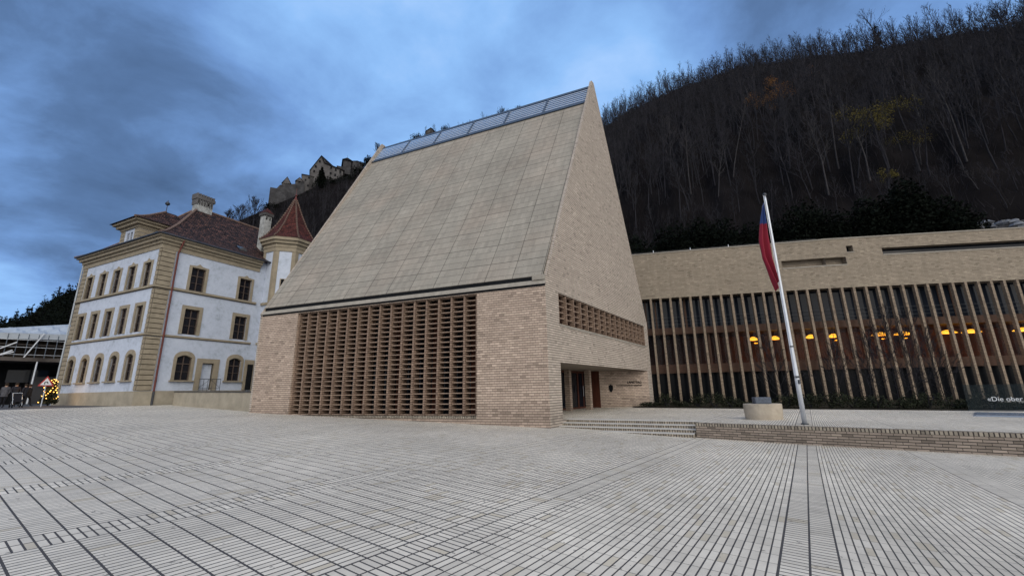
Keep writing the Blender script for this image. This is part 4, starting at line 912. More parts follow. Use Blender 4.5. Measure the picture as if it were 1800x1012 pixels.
# undergrowth / brush haze of fine twigs on the slope
nb = 110000; az = rg.uniform(26, 131, nb); pr = [prm(a) for a in az]; r0a = np.array([p[2] for p in pr]); rra = np.array([p[1] for p in pr]); rr_ = np.sqrt(rg.uniform((r0a+2)**2, (rra)**2))
zz = hz(az, rr_); P = np.stack([np.cos(np.radians(az))*rr_, np.sin(np.radians(az))*rr_, zz-.1], 1)
dv = rg.normal(size=(nb, 3))*.35; dv[:, 2] = 1; L = (rg.uniform(.5, 2.3, nb)*(1+1.6*((rr_-r0a)/(rra-r0a))**2))[:, None]; sd2 = rg.normal(size=(nb, 3)); sd2[:, 2] = 0; sd2 *= .03/np.linalg.norm(sd2, axis=1)[:, None]
V = np.stack([P-sd2, P+sd2, P+dv*L], 1).reshape(-1, 3)
nc = 26000; ac = rg.uniform(26, 85, nc); pc_ = np.array([prm(a)[1] for a in ac])+rg.uniform(-7, 5, nc); hh = (2.2+2.2*np.sin(ac*3.1)*np.sin(ac*7.7)+1.8*np.sin(ac*19.)+1.2*np.sin(ac*41.)).clip(.7); Pc = np.stack([np.cos(np.radians(ac))*pc_, np.sin(np.radians(ac))*pc_, hz(ac, pc_)+rg.random(nc)**1.3*hh], 1)
a1_, a2_ = rg.normal(size=(nc, 3))*.22, rg.normal(size=(nc, 3))*.5; V = np.concatenate([V, np.stack([Pc-a1_, Pc+a1_, Pc+a2_], 1).reshape(-1, 3)]); nb += nc
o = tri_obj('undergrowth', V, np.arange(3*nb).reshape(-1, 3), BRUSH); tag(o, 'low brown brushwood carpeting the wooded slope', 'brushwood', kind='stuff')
def rayhill(px, py):
    d = ray(px, py); h = math.hypot(d[0], d[1]); az = math.degrees(math.atan2(d[1], d[0])); r = prm(az)[2]+1
    while r < 500:
        if 1.6+r*d[2]/h < float(hz(az, r)): return D(az)*r+ZAX*float(hz(az, r)), r, az
        r += 1.
    rr = prm(az)[1]; return D(az)*rr+ZAX*float(hz(az, rr)), rr, az
# special trees
def leafy(px, pyb, H, mat, nl, ls, label, cat='tree', seed=1, blobs=None, name='autumn_tree'):
    p, r, az = rayhill(px, pyb); p = D(az)*(r-6)+ZAX*float(hz(az, r-6)); q = thing(name, p, label, cat); V, Fc = bare_tree(seed, H=H, spread=.4, trunk=.16, nb=12, twig=4, first=.35)
    tri_obj('trunk', V, Fc, BARK, q); rg_ = np.random.default_rng(seed)
    if blobs is None: blobs = [(rg_.normal()*H*.16, rg_.normal()*H*.16, H*(.62+.3*rg_.random()), H*.13, H*.13, H*.10) for _ in range(16)]
    V, Fc = leaves(seed+50, int(nl*1.8), blobs, ls*.72); tri_obj('crown', V, Fc, mat, q); return q
leafy(1372, 205, 13, GOLD, 1500, .13, 'golden brown autumn tree below the middle of the skyline', seed=21)
leafy(1330, 205, 9, GOLD, 450, .12, 'smaller sparse brown leaved tree left of the golden one', seed=22)
leafy(1557, 275, 12, YELG, 1500, .14, 'yellow green autumn tree halfway up the slope', seed=23)
leafy(1556, 303, 3.6, YELG, 330, .11, 'small bright yellow bush just below the yellow green tree', 'bush', seed=24)
leafy(1612, 285, 8, YELG, 380, .10, 'thin yellow leaved tree right of the yellow green one', seed=25)
leafy(1425, 145, 9, GOLD, 200, .12, 'faint rust coloured tree high on the slope', seed=26)
V, Fc = bare_tree(77, H=24, spread=.5, trunk=.4, nb=16, twig=12, first=.45, tw=.03); p, r, az = rayhill(1546, 82)
q = thing('tall_bare_tree', p, 'tallest bare tree with a round open crown standing on the skyline', 'tree'); tri_obj('trunk', V, Fc, BARK, q)
bl = [(rng.normal()*.7, rng.normal()*.7, z, .9, .9, 1.0) for z in np.linspace(3, 13, 9)]; V, Fc = leaves(78, 1500, bl, .22); tri_obj('ivy', V, Fc, LEAF, q)
for k, (px, pb_, H, nm) in enumerate(((1475, 300, 19, 'left'), (1700, 285, 15, 'right'), (1290, 318, 17, 'far'), (1215, 345, 15, 'x'), (1530, 320, 9, 'y'))):
    V, Fc = bare_tree(90+k, H=H, spread=.3, trunk=.12, nb=11, twig=6, first=.55); p, r, az = rayhill(px, pb_)
    lab = ['long pale leaning trunk left of the yellow green tree', 'pale slim tree at the right of the slope', 'pale slender trunk above the flagpole', 'pale tree standing above the left of the hedge', 'short pale leafless tree below the yellow trees'][k]
    o = tri_obj('pale_tree', V, Fc, BARKP); o.location = p; o.rotation_euler = (0, -.08, k); tag(o, lab, 'tree')
for k, (px, py, H) in enumerate(((420, 400, 15), (445, 398, 17), (402, 403, 12), (885, 222, 14), (915, 222, 16), (668, 283, 12))):
    V, Fc = bare_tree(120+k, H=H, spread=.62, trunk=.3, nb=26, twig=24, first=.2, tw=.045); p, r, az = rayhill(px, py)
    lab = ['bare spreading tree behind the villa roof, between its two neighbours', 'large round bare tree nearest the castle bastion above the villa roof', 'smallest bare tree behind the ridge of the villa', 'small bare tree behind the louvred ridge, left one', 'wider bare tree behind the louvred ridge, right one', 'bare tree beside the far end of the louvred ridge'][k]
    o = tri_obj('bare_tree', V, Fc, BARK); o.location = p; tag(o, lab, 'tree')
# evergreen bushes on the skyline around the small hilltop house
def bush(seed, p, sx, sy, sz, n, size, mat, label, name='evergreen_bush', cat='bush', group=None, fill=True):
    rg_ = np.random.default_rng(seed); bl = [(rg_.uniform(-.6, .6)*sx, rg_.uniform(-.6, .6)*sy, rg_.uniform(.15, .62)*sz, sx*.42, sy*.42, sz*.32) for _ in range(12)]
    V, Fc = leaves(seed, n, bl, size); q = thing(name, p, label, cat, group); tri_obj('foliage', V, Fc, mat, q)
    mb = MB()
    for k in range(5): a = rg_.uniform(0, 6.28); mb.bar(np.array(p), np.array(p)+np.array([math.cos(a)*sx*.4, math.sin(a)*sy*.4, sz*.6]), .05, 4, .015)
    mb.build('stems', BARK, q); return q
for k, (px, py, s_) in enumerate(((738, 241, 7.5), (790, 222, 6.5), (820, 218, 5.5))):
    p, r, az = rayhill(px, py); bush(200+k, p, s_, s_, s_*1.1, 1600, .35, LEAF, ['dark evergreen clump left of the hilltop house', 'dark evergreen clump right of the hilltop house', 'low dark bush behind the ridge right of the hilltop house'][k])
# hedge line of dark evergreens behind the long house
k = 0; rgh = np.random.default_rng(9)
poss = ['behind the left end of the long house roof', 'second from the left behind the long house', 'third from the left behind the long house', 'fourth from the left behind the long house', 'left of the flag behind the long house', 'just behind the flag top', 'right of the flag', 'above the small square opening', 'above the slot opening', 'taller, left of the rubble', 'low, beside the rubble slope']
for px in (1100, 1150, 1200, 1250, 1303, 1360, 1415, 1475, 1545, 1610, 1665):
    d = ray(px, 430); az = math.degrees(math.atan2(d[1], d[0])); r = prm(az)[2]-3.0+rgh.uniform(-.5, .5); h = rgh.uniform(7.8, 8.8)*(1.12 if px < 1330 else 1 if px < 1470 else .92)*(1 if px < 1650 else .8)*r/50
    bush(300+k, D(az)*r+ZAX*(1.6+.196*r), 3.9, 2.6, h*(.98 if k % 3 else 1.1), 9000, .16, LEAF, 'dark evergreen shrub '+poss[k], group='evergreen shrubs behind the long house'); k += 1
# rubble at the right above the roof
rv, rf_ = [], []; 
for k in range(16):
    px = 1700+k*8+rgh.uniform(-3, 3); d = ray(px, 396+rgh.uniform(-5, 6)); az = math.degrees(math.atan2(d[1], d[0])); r = prm(az)[2]-2+rgh.uniform(0, 2.5); h = math.hypot(d[0], d[1])
    z = 1.6+r*d[2]/h; c = D(az)*r+ZAX*z; mb = MB(); s_ = rgh.uniform(.35, .8); mb.lathe((0, 0, 0), [(.5*s_, -.4*s_), (.9*s_, 0), (.6*s_, .4*s_), (.12*s_, .5*s_)], 7)
    mb.v = [tuple(c+np.array(v)*rgh.uniform(.75, 1.25)) for v in mb.v]; o = mb.build('rock', ROCK); tag(o, 'grey boulder in the rubble bank above the right of the roof', 'rock', 'boulders in the rubble bank')
mb = MB(); q0 = D(math.degrees(math.atan2(*ray(1665, 400)[[1, 0]]))); q1 = D(30)
mb.poly([q0*59+ZAX*12.5, q1*64+ZAX*14, q1*69+ZAX*19.0, q0*61+ZAX*15.8]); o = mb.build('rubble_bank', pm('rubble_ground', (.05, .05, .055), .6, 1.5, .95, .1, .6)); tag(o, kind='structure')
# ------------------------------------------------------------------ castle and hilltop house
CA = 116.0; cu = -D(CA+90); cp = D(CA)*276; cn = -D(CA)
def cpt(px, py, back=0): q = vpl(px, py, cp+D(CA)*back, CA+90); return q
CAS = thing('hilltop_castle', cpt(560, 330), 'pale medieval castle with dark roofs on the hilltop', 'castle')
def cbox(name, pl, pr_, ytop, ybot, depth, mat, back=0, par=CAS):
    a, b = cpt(pl, ytop, back), cpt(pr_, ytop, back); zb = min(cpt(pl, ybot, back)[2], cpt(pr_, ybot, back)[2]); u = b-a; u[2] = 0; mb = MB(); mb.box(P3(a, zb), u, D(CA)*depth, ZAX*(a[2]-zb)); o = mb.build(name, mat, par); return o, a, u
def gable(name, a, u, depth, rise, along, mat, par, ov=.4):
    L = np.linalg.norm(u); e = u/L; d = D(CA); mb = MB(); p = [a-e*ov-d*ov, a+u+e*ov-d*ov, a+u+e*ov+d*(depth+ov), a-e*ov+d*(depth+ov)]
    if along == 'u': r0, r1 = (p[0]+p[3])/2+ZAX*rise, (p[1]+p[2])/2+ZAX*rise; mb.poly([p[0], p[1], r1, r0]); mb.poly([p[2], p[3], r0, r1]); mb.poly([p[3], p[0], r0]); mb.poly([p[1], p[2], r1])
    elif along == 'd': r0, r1 = (p[0]+p[1])/2+ZAX*rise, (p[3]+p[2])/2+ZAX*rise; mb.poly([p[0], r0, r1, p[3]]); mb.poly([p[1], p[2], r1, r0]); mb.poly([p[0], p[1], r0]); mb.poly([p[2], p[3], r1])
    else: r0 = sum(p)/4+ZAX*rise; [mb.poly([p[i], p[(i+1) % 4], r0]) for i in range(4)]
    mb.poly(p[::-1]); return mb.build(name, mat, par)
def cwin(par, pts, w_=1.2, h_=1.6, back=0):
    for px, py in pts: q = cpt(px, py, back); mb = MB(); mb.box(q-cu*w_/2+cn*.05, cu*w_, cn*.08, ZAX*h_); mb.build('window', BLACK, par)
cu = (cpt(600, 300)-cpt(500, 300)); cu[2] = 0; cu /= np.linalg.norm(cu)
o, a, u = cbox('bastion_wall', 475, 520, 329, 362, 12, CSTONE)
mb = MB(); mb.poly([cpt(474, 344)-D(CA)*.5, cpt(492, 324)-D(CA)*.5, cpt(522, 323)-D(CA)*.5, cpt(521, 362)-D(CA)*.5, cpt(474, 362)-D(CA)*.5]); 
pts_ = [cpt(474, 344, -1), cpt(492, 325, -1), cpt(520, 323, -1), cpt(535, 318, -1), cpt(535, 352, -1), cpt(505, 364, -1), cpt(474, 364, -1)]
mb = MB(); mb.poly(pts_); mb.poly([p+D(CA)*1.0 for p in pts_[::-1]]); [mb.poly([pts_[i], pts_[(i+1) % 7], pts_[(i+1) % 7]+D(CA)*1.0, pts_[i]+D(CA)*1.0]) for i in range(7)]
mb.build('sloping_rampart', CSTONE, CAS)
o, a, u = cbox('gate_house', 496, 512, 322, 335, 8, CWALL, 2); gable('gate_roof', a, u, 8, 5.0, 'd', CROOF, o); mb = MB(); q = a; mb.poly([a+cn*.42+cu*.3, a+u+cn*.42-cu*.3, a+u/2+cn*.42+ZAX*4.6]); mb.build('gate_gable', CWALL, o)
o, a, u = cbox('lower_wing', 508, 524, 323, 335, 7, CWALL, 1); gable('wing_roof', a, u, 7, 1.6, 'u', CROOF, o)
o, a, u = cbox('middle_house', 520, 533, 318, 345, 8, CWALL, 0); gable('middle_roof', a, u, 8, 3.0, 'd', CROOF, o); mb = MB(); mb.poly([a+cn*.42+cu*.3, a+u+cn*.42-cu*.3, a+u/2+cn*.42+ZAX*2.7]); mb.build('middle_gable', CWALL, o); cwin(o, ((526, 322),), 1, 1.2)
o, a, u = cbox('court_wall', 531, 552, 307, 345, 8, CWALL, 0); gable('court_roof', a, u, 8, 2.6, 'u', CROOF, o); cwin(o, ((537, 318), (543, 314), (541, 328)), .9, 1.3)
# palace: gable end facing us at the left, long side falling to the right
o, a, u = cbox('palace', 546, 572, 298, 335, 20, CWALL, 0); mb = MB(); ap = cpt(565, 275); mb.poly([a+cn*.02, a+u+cn*.02, cpt(572, 283), ap]); mb.poly([a+D(CA)*20, a+u+D(CA)*20, ap+D(CA)*20]); mb.build('palace_gable', CWALL, o)
cwin(o, ((555, 295), (562, 286), (552, 303), (562, 303)), 1.1, 1.6)
a2 = cpt(571, 291); b2 = cpt(603, 306); mb = MB(); zb = cpt(571, 318)[2]; s1_, s2_ = P3(a2, a2[2]+2.5), P3(b2, b2[2]+2.0); mb.poly([P3(a2, zb), P3(b2, zb), s2_, s1_]); mb.box(P3(a2, zb-4)+D(CA)*.1, P3(b2, 0)-P3(a2, 0), D(CA)*16, ZAX*4); mb.poly([P3(b2, zb), P3(b2, zb)+D(CA)*16, s2_+D(CA)*16, s2_]); lw = mb.build('long_wing', CWALL, CAS)
cwin(lw, ((582, 297), (590, 301), (598, 304), (581, 307), (589, 310)), 1.1, 1.8)
mb = MB(); e0, e1 = cpt(570, 286)+cn*.6, cpt(606, 300)+cn*.6; r0_, r1_ = cpt(566, 274)+D(CA)*8, cpt(592, 286)+D(CA)*8; l0 = cpt(544, 299.5)+cn*.6; gp = cpt(565, 273.5)+cn*.6
mb.poly([e0, e1, r1_, gp]); mb.poly([gp, r1_, r1_+D(CA)*10, gp+D(CA)*18]); mb.poly([l0, gp, gp+D(CA)*18, l0+D(CA)*18]); mb.poly([l0, gp, gp-ZAX*.7, l0-ZAX*.7]); mb.poly([gp, e0, e0-ZAX*.7, gp-ZAX*.7]); mb.poly([e0, e1, e1-ZAX*.6, e0-ZAX*.6]); mb.poly([e1, r1_, r1_-ZAX*6, e1-ZAX*4]); mb.build('palace_roof', CROOF, CAS)
o, a, u = cbox('tower', 604, 618, 281, 305, 9, CSTONE, 2); gable('tower_roof', a, u, 9, 4.8, 'p', CROOF, o, .9); mb = MB(); c = a+u/2+D(CA)*4.5+ZAX*4.6; mb.bar(c, c+ZAX*2, .08, 4); mb.build('tower_finial', DARKM, o)
o, a, u = cbox('keep_connecting_wall', 592, 606, 291, 306, 9, CSTONE, 4)
o, a, u = cbox('keep', 619, 640, 283, 310, 14, CSTONE, 4); gable('keep_roof', a, u, 14, 5, 'p', CROOF, o, .2)
# conifer in front of the castle
p = cpt(563, 332, -6); q = thing('conifer', p, 'dark conifer in front of the castle palace', 'tree'); bl = [(0, 0, z, max(.3, 5.6*(1-z/15.5)), max(.3, 5.6*(1-z/15.5)), .8) for z in np.linspace(.8, 14.6, 17)]
V, Fc = leaves(400, 4200, bl, .36); tri_obj('foliage', V, Fc, LEAF, q); mb = MB(); mb.bar(p-ZAX*3, p+ZAX*13, .22, 6, .05); mb.build('trunk', BARK, q)
for k, (px, py, s_) in enumerate(((640, 308, 7), (612, 317, 6), (588, 325, 6), (548, 346, 5), (522, 362, 5.5), (482, 370, 5), (655, 297, 6.5), (535, 354, 5), (502, 369, 5), (650, 286, 5.5))):
    bush(420+k, cpt(px, py, -3)-ZAX*3, s_*1.2, s_, s_*1.5, 1200, .5, LEAF, 'dark scrub clump on the castle rock below the walls', group='scrub clumps on the castle rock')
pz, r, az = rayhill(757, 236); HH = thing('hilltop_house', pz, 'small pale gabled house on the skyline behind the louvred ridge', 'house')
hu = -D(az+90); hd = D(az); mb = MB(); a = pz-hu*3.2; mb.box(a-ZAX*2, hu*6.4, hd*7, ZAX*8.5); mb.poly([a+ZAX*6.5-hd*.01, a+hu*6.4+ZAX*6.5-hd*.01, a+hu*3.2+ZAX*9.3-hd*.01]); mb.build('wall', CWALL, HH)
mb = MB(); pk = a+hu*3.2+ZAX*9.9; e0, e1 = a-hu*.7+ZAX*6.4, a+hu*7.1+ZAX*6.4; s_ = hd*.5; mb.poly([e0-s_, pk-s_, pk+hd*8, e0+hd*8]); mb.poly([e1-s_, pk-s_, pk+hd*8, e1+hd*8]); mb.poly([e0-s_, pk-s_, pk-s_-ZAX*.5, e0-s_-ZAX*.5]); mb.poly([e1-s_, pk-s_, pk-s_-ZAX*.5, e1-s_-ZAX*.5]); mb.build('roof', CROOF, HH)
mb = MB(); mb.box(a+hu*2.6+ZAX*4.3-hd*.08, hu*.9, hd*.05, ZAX*1.3); mb.build('window', BLACK, HH)
# left distant ridge: dark woods
nl_ = 60000; az = rg.uniform(130.5, 150, nl_); tnn = np.array([prm(a)[1] for a in az]); rr_ = tnn*np.sqrt(rg.uniform(.25, 1.0, nl_)); zz = hz(az, rr_); P = np.stack([np.cos(np.radians(az))*rr_, np.sin(np.radians(az))*rr_, zz+rg.uniform(0, 1, nl_)**1.5*(5+2.5*np.sin(az*9.)+2.5*np.sin(az*23))], 1)
a_ = rg.normal(size=(nl_, 3)); b_2 = rg.normal(size=(nl_, 3)); V = np.stack([P-a_*.42, P+a_*.42, P+b_2*.55], 1).reshape(-1, 3); o = tri_obj('ridge_wood', V, np.arange(3*nl_).reshape(-1, 3), LEAF); tag(o, 'far dark wooded ridge at the left edge behind the construction site', 'wood', kind='stuff')
# ------------------------------------------------------------------ plants in the bed in front of the long house
for k in range(20):
    f = (k+.5)/20; p = bed0+bdv*(20*f-.8)+np.array([.35, .75, 0])*rgh.uniform(.8, 1.8); p = P3(p, T)
    bush(500+k, p, rgh.uniform(.7, 1.3), .6, rgh.uniform(.4, 1.25), 650, .05, LEAFB, 'low scrubby plant in the bed along the foot of the pillars', 'bed_plant', 'plant', 'low plants in the bed')
for k, (px, H, lab) in enumerate(((1395, 3.4, 'bare shrub behind the flagpole foot'), (1500, 3.0, 'thin bare shrub in the bed right of the flagpole'), (1560, 3.6, 'bare climbing shrub below the middle lamps'), (1610, 4.4, 'densest bare shrub in front of the pillars'), (1650, 4.2, 'tall twiggy shrub beside the densest shrub'), (1700, 3.2, 'bare shrub behind the start of the glass balustrade'))):
    p = onz(px, 716, T)+np.array([.2, 1.2, 0]); p[2] = T; V, Fc = bare_tree(520+k, H=H*1.25, spread=.45, trunk=.012, nb=22, twig=16, first=.05, tw=.007, thin=.4)
    o = tri_obj('bare_shrub', V, Fc, BARK); o.location = p; tag(o, lab, 'shrub')
# ------------------------------------------------------------------ left: building site, street
SAz = 141.; sp0 = D(SAz)*66; su_ = None
def spt(px, py, back=0): return vpl(px, py, sp0+D(SAz)*back, SAz+90)
su_ = spt(120, 600)-spt(0, 600); su_[2] = 0; su_ /= np.linalg.norm(su_); dn = D(SAz)
r = thing('building_site', spt(60, 700), 'half built block wrapped in scaffolding under a white tarpaulin roof', 'building site'); GZ = 1.15
x0, x1 = spt(-90, 600), spt(150, 600); Lw = float((x1-x0)@su_)
mb = MB(); ta, tb = spt(-90, 568), spt(150, 557, 0); ba, bb = spt(-90, 581), spt(150, 589)
nseg = 24; 
for i in range(nseg):
    f0, f1 = i/nseg, (i+1)/nseg; q = lambda f, g, dd: (ba+(bb-ba)*f)*(1-g)+(ta+(tb-ta)*f+dn*7)*g+ZAX*(.25*math.sin(f*40+g*5)*(g*(1-g)*4))
    for g in range(5): mb.poly([q(f0, g/5, 0), q(f1, g/5, 0), q(f1, (g+1)/5, 0), q(f0, (g+1)/5, 0)])
mb.poly([ba, bb, bb-ZAX*.6, ba-ZAX*.6]); mb.build('tarpaulin_roof', TARP, r, smooth=True)
mb = MB(); mb.box(P3(x0, GZ-.2)+dn*2.2, su_*Lw, dn*6, ZAX*(spt(60, 588)[2]-GZ)); mb.build('shell_wall', SCAFN, r)
ztop = spt(60, 588)[2]; z1_ = spt(60, 634)[2]
mb = MB()
for z in np.arange(z1_+.1, ztop-.3, 1.5):
    mb.box(P3(x0, z), su_*Lw, dn*1.3, ZAX*.06)
mb.build('scaffold_deck', SCAF, r)
for i in range(14):
    mb = MB(); p = x0+su_*Lw*i/13; mb.bar(P3(p, z1_), P3(p, ztop), .04, 5); mb.build('scaffold_post', STEEL, r)
mb = MB()
for z in np.arange(z1_+.6, ztop-.1, .75): mb.bar(P3(x0, z)-dn*.05, P3(x0+su_*Lw, z)-dn*.05, .025, 4)
for a_, b_3 in (((0, 612), (30, 601)), ((38, 632), (78, 586)), ((-30, 630), (24, 618)), ((-10, 626), (22, 615))): mb.bar(spt(*a_, -.2), spt(*b_3, -.2), .07, 4)
mb.build('scaffold_rail', ALU, r)
mb = MB(); ca = spt(-90, 630, -4); cb_ = spt(150, 638, -4); mb.box(ca, cb_-ca, dn*4, ZAX*.35); mb.build('street_canopy', SCAF, r)
mb = MB(); mb.box(P3(x0, GZ-.1)+dn*1.0, su_*Lw, dn*.2, ZAX*(z1_-GZ+.1)); mb.build('shop_front', BLACK, r)
mb = MB()
for px in (14, 46): q = spt(px, 650, -1); mb.box(q, su_*1.6, dn*.05, ZAX*-1.2)
mb.build('shop_window', GLS, r)
mb = MB(); mb.box(P3(spt(48, 690, -2), GZ), su_*2.6, dn*.1, ZAX*2.6); mb.build('hoarding_panel', CSTONE, r)
for px in (-20, 62): mb = MB(); q = spt(px, 650, -3.9); mb.bar(P3(q, GZ), P3(q, ca[2]+.1), .07, 8); mb.build('canopy_post', ALU, r)
# christmas tree
c = hit(84, 709.5)*1.0; c = np.array([c[0], c[1], 0])*.87; c[2] = float(gz(c[0], c[1]))-.03
q = thing('christmas_tree', c, 'small fir bush covered in warm fairy lights beside the villa corner', 'christmas tree')
sc_ = np.linalg.norm(c[:2])/732.6*1.0; Ht = 44*sc_*.66
bl = [(0, 0, z, max(.15, .30*Ht*(1-z/Ht*.65)), max(.15, .30*Ht*(1-z/Ht*.65)), .14) for z in np.linspace(.25, Ht*.93, 12)]
V, Fc = leaves(600, 3000, bl, .07); tri_obj('foliage', V, Fc, LEAFB, q); mb = MB(); mb.bar(c, c+ZAX*Ht*.9, .05, 6, .02); mb.build('trunk', BARK, q)
rg_ = np.random.default_rng(8); mb = MB(); mb.lathe((0, 0, 0), [(.001, -.035), (.038, 0), (.001, .035)], 5, cap=False); FLM = bpy.data.meshes.new('fairy_light'); FLM.from_pydata(mb.v, [], mb.f); FLM.materials.append(FAIRY)
for k in range(64):
    z = rg_.random()**.9*Ht*.95; R = max(.1, .33*Ht*(1-z/Ht*.6))*(.35+.65*rg_.random()**.5); a = rg_.uniform(0, 6.28); pp = c+np.array([math.cos(a)*R, math.sin(a)*R, z+.15]); o = bpy.data.objects.new('fairy_light', FLM); C.objects.link(o); o.parent = q; o.location = Vector((pp-c).tolist())
pl_ = bpy.data.lights.new('fairy_glow', 'POINT'); pl_.energy = 45; pl_.color = (1, .55, .2); pl_.shadow_soft_size = .4; po_ = bpy.data.objects.new('fairy_glow', pl_); C.objects.link(po_); po_.parent = q; po_.location = (.3, -.9, 1.1)
# triangular road sign
c2 = c*.93; c2[2] = float(gz(c2[0], c2[1])); c2 = c2+np.array([.0, 0, 0]); dsg = hit(76, 708); tmp = D(math.degrees(math.atan2(*ray(75, 700)[[1, 0]])))*np.linalg.norm(c2[:2]); c2 = P3(tmp, float(gz(tmp[0], tmp[1]))-.02)
q = thing('road_sign', c2, 'red edged triangular warning sign with a black arrow in front of the lit tree', 'sign'); u_ = np.cross(ZAX, c2/np.linalg.norm(c2)); u_ = -u_; u_[2] = 0; u_ /= np.linalg.norm(u_); nn_ = -P3(c2/np.linalg.norm(c2[:2]), 0); S_ = 26*np.linalg.norm(c2[:2])/732.6*.5; zb_ = 1.6+(702-681)*np.linalg.norm(c2[:2])/732.6
zb_ -= .42
mb = MB(); mb.bar(c2, P3(c2, zb_+S_*.5), .03, 6); mb.build('post', ALU, q)
def tri_plate(s, y): m = MB(); p = [P3(c2, zb_+.30*S_*(1-s)-.0)-u_*S_*s/2+nn_*y, P3(c2, zb_+.30*S_*(1-s))+u_*S_*s/2+nn_*y, P3(c2, zb_+.30*S_*(1-s)+S_*s*.87)+nn_*y]; m.poly(p); m.poly([x-nn_*.02 for x in p[::-1]]); [m.poly([p[i], p[(i+1) % 3], p[(i+1) % 3]-nn_*.02, p[i]-nn_*.02]) for i in range(3)]; return m
RD = pm('red_sign_film', (.35, .02, .02), .05, 2, .4, .4, 0)
tri_plate(1., .06).build('sign_border', RD, q); tri_plate(.72, .085).build('sign_face', pm('white_sign_film', (.55, .57, .6), .05, 2, .4, .4, 0), q)
mb = MB(); z_ = zb_+.14*S_; m_ = P3(c2, 0)+nn_*.092
for a_, b_3, wd in (((-.10, .02), (-.10, .20), .05), ((-.10, .20), (.03, .24), .05), ((.03, .24), (.10, .10), .07)):
    p0_, p1_ = m_+u_*a_[0]*S_+ZAX*(z_+a_[1]*S_), m_+u_*b_3[0]*S_+ZAX*(z_+b_3[1]*S_); mb.bar(p0_, p1_, wd*S_*.6, 4)
mb.build('arrow_symbol', BLACK, q)
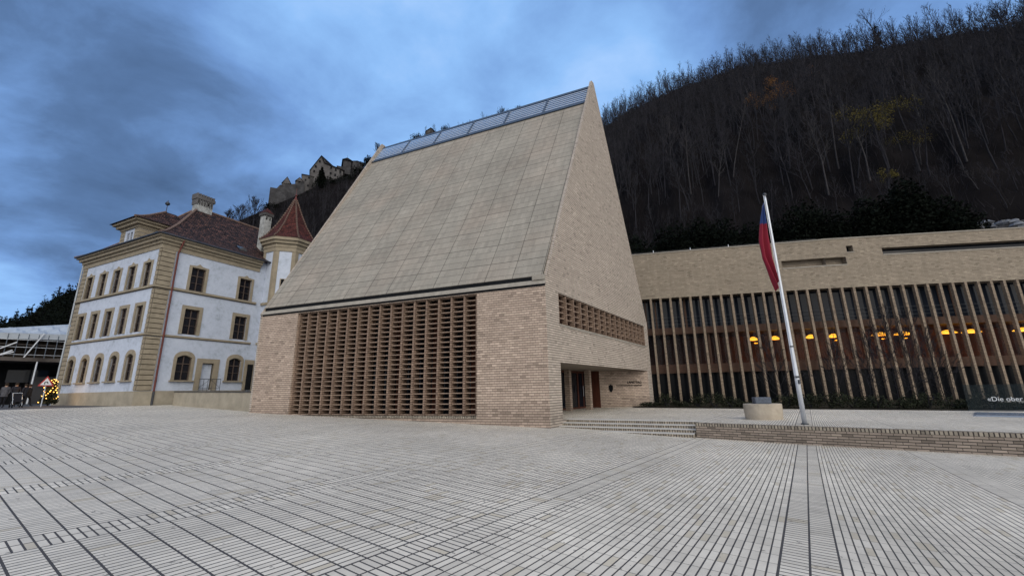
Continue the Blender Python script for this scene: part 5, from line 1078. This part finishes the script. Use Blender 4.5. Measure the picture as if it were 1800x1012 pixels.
# ------------------------------------------------------------------ people at the kerb
CLO = [pm('dark_coat', (.020, .020, .026), .3, 5, .9, .1, 0), pm('grey_coat', (.07, .07, .08), .3, 5, .9, .1, 0), pm('black_trousers', (.012, .013, .017), .3, 5, .9, .1, 0)]
SKIN = pm('skin', (.30, .19, .14), .1, 5, .6, .3, 0); HAIR = pm('dark_hair', (.02, .014, .01), .2, 5, .8, .2, 0)
def person(pos, face, pose, coat, label, h=1.72):
    k = h/1.75; f = D(face); s = np.array([-f[1], f[0], 0]); J = {}
    step = .22 if pose == 'walk' else .06
    J['pel'] = ZAX*.95; J['waist'] = ZAX*1.10; J['chest'] = ZAX*1.32; J['neck'] = ZAX*1.48; J['head'] = ZAX*1.60+f*.02; J['crown'] = ZAX*1.72+f*.01
    for nm, sg in (('l', 1), ('r', -1)):
        J[nm+'hip'] = ZAX*.88+s*.10*sg; J[nm+'knee'] = ZAX*.49+s*.10*sg+f*(step*.6*sg+.03); J[nm+'ank'] = ZAX*.08+s*.10*sg+f*(step*sg-(.05 if sg < 0 and pose == 'walk' else 0)); J[nm+'toe'] = J[nm+'ank']+f*.17-ZAX*.04
        J[nm+'sho'] = ZAX*1.41+s*.18*sg; reach = .30 if pose in ('push', 'hold') else .06*sg
        J[nm+'elb'] = ZAX*1.13+s*.23*sg+f*(reach*.35-.03); J[nm+'wri'] = (ZAX*(.90 if pose == 'walk' else 1.0)+s*.21*sg+f*reach); J[nm+'hand'] = J[nm+'wri']+f*.05-ZAX*(.09 if pose == 'walk' else .02)
    ed = [('pel', 'waist'), ('waist', 'chest'), ('chest', 'neck'), ('neck', 'head'), ('head', 'crown')]
    for nm in 'lr': ed += [('pel', nm+'hip'), (nm+'hip', nm+'knee'), (nm+'knee', nm+'ank'), (nm+'ank', nm+'toe'), ('chest', nm+'sho'), (nm+'sho', nm+'elb'), (nm+'elb', nm+'wri'), (nm+'wri', nm+'hand')]
    Rd = dict(pel=.15, waist=.13, chest=.16, neck=.06, head=.095, crown=.075, hip=.10, knee=.062, ank=.045, toe=.035, sho=.075, elb=.05, wri=.033, hand=.035)
    ks = list(J); me = bpy.data.meshes.new('person'); me.from_pydata([tuple(J[a]*k) for a in ks], [(ks.index(a), ks.index(b)) for a, b in ed], [])
    o = bpy.data.objects.new('person', me); C.objects.link(o); m_ = o.modifiers.new('skin', 'SKIN')
    for i, a in enumerate(ks): r_ = Rd.get(a, Rd.get(a[1:], .05))*k; me.skin_vertices[0].data[i].radius = (r_, r_*.85)
    me.skin_vertices[0].data[0].use_root = True; ms = o.modifiers.new('sub', 'SUBSURF'); ms.levels = ms.render_levels = 1
    bpy.context.view_layer.update(); m2 = bpy.data.meshes.new_from_object(o.evaluated_get(bpy.context.evaluated_depsgraph_get())); bpy.data.objects.remove(o)
    for mm in (coat, CLO[2], SKIN): m2.materials.append(mm)
    for pl_ in m2.polygons: z = pl_.center.z/k; pl_.material_index = 2 if z > 1.49 else (1 if z < .85 else 0); pl_.use_smooth = True
    o = bpy.data.objects.new('person', m2); C.objects.link(o); o.location = pos; tag(o, label, 'person')
    mb = MB(); c = J['head']*k-f*.012; mb.lathe(c-ZAX*.01, [(.088, -.02), (.108, .05), (.095, .12), (.05, .16), (.005, .17)], 10); hm = mb.build('hair', HAIR, None); hm.parent = o
    mb = MB(); mb.lathe(ZAX*.0, [(.19*k, .78*k), (.17*k, 1.05*k), (.19*k, 1.3*k), (.13*k, 1.45*k)], 12, 1.15, .9, rot=R_(face+90)); cm = mb.build('coat', coat, None); cm.parent = o
    return o
def gp(px, py, k=.9): h_ = hit(px, py); p = np.array([h_[0], h_[1], 0])*k; p[2] = float(gz(p[0], p[1]))-.04; return p
base_d = gp(34, 709.0)
def at_px(px, dist): d = ray(px, 700); p = D(math.degrees(math.atan2(d[1], d[0])))*dist; p[2] = float(gz(p[0], p[1]))-.045; return p
person(at_px(6, 47), 300, 'stand', CLO[1], 'person in a pale grey coat standing at the left edge', 1.7)
person(at_px(24, 49), 330, 'push', CLO[0], 'person in dark clothes pushing a pushchair', 1.75)
person(at_px(41, 52), 200, 'stand', CLO[0], 'person in black standing between the pushchair and the sign', 1.72)
person(at_px(48, 50), 40, 'walk', CLO[2], 'person in dark jacket nearest the hoarding panel', 1.65)
pc = at_px(31, 46.5); q = thing('pushchair', pc, 'dark pushchair with pale frame beside the people at the kerb', 'pushchair'); f_ = D(330); s_2 = D(60)
mb = MB()
for sg in (-.22, .22): mb.bar(pc+s_2*sg+f_*-.35+ZAX*1.0, pc+s_2*sg+f_*.35+ZAX*.12, .015, 5); mb.bar(pc+s_2*sg+f_*-.30+ZAX*.12, pc+s_2*sg+f_*.15+ZAX*.6, .015, 5)
mb.bar(pc-s_2*.22-f_*.35+ZAX*1.0, pc+s_2*.22-f_*.35+ZAX*1.0, .018, 5); mb.build('frame', ALU, q)
mb = MB(); mb.box(pc-s_2*.2-f_*.15+ZAX*.4, s_2*.4, f_*.4, ZAX*.12); mb.box(pc-s_2*.2-f_*.2+ZAX*.45, s_2*.4, f_*.1-ZAX*.0, ZAX*.5); mb.build('seat', CLO[0], q)
for sx in (-.24, .24):
    for sy in (-.3, .35):
        mb = MB(); cc_ = pc+s_2*sx+f_*sy+ZAX*.12
        mb.bar(cc_-s_2*.02, cc_+s_2*.02, .12, 12); mb.build('wheel', BLACK, q)
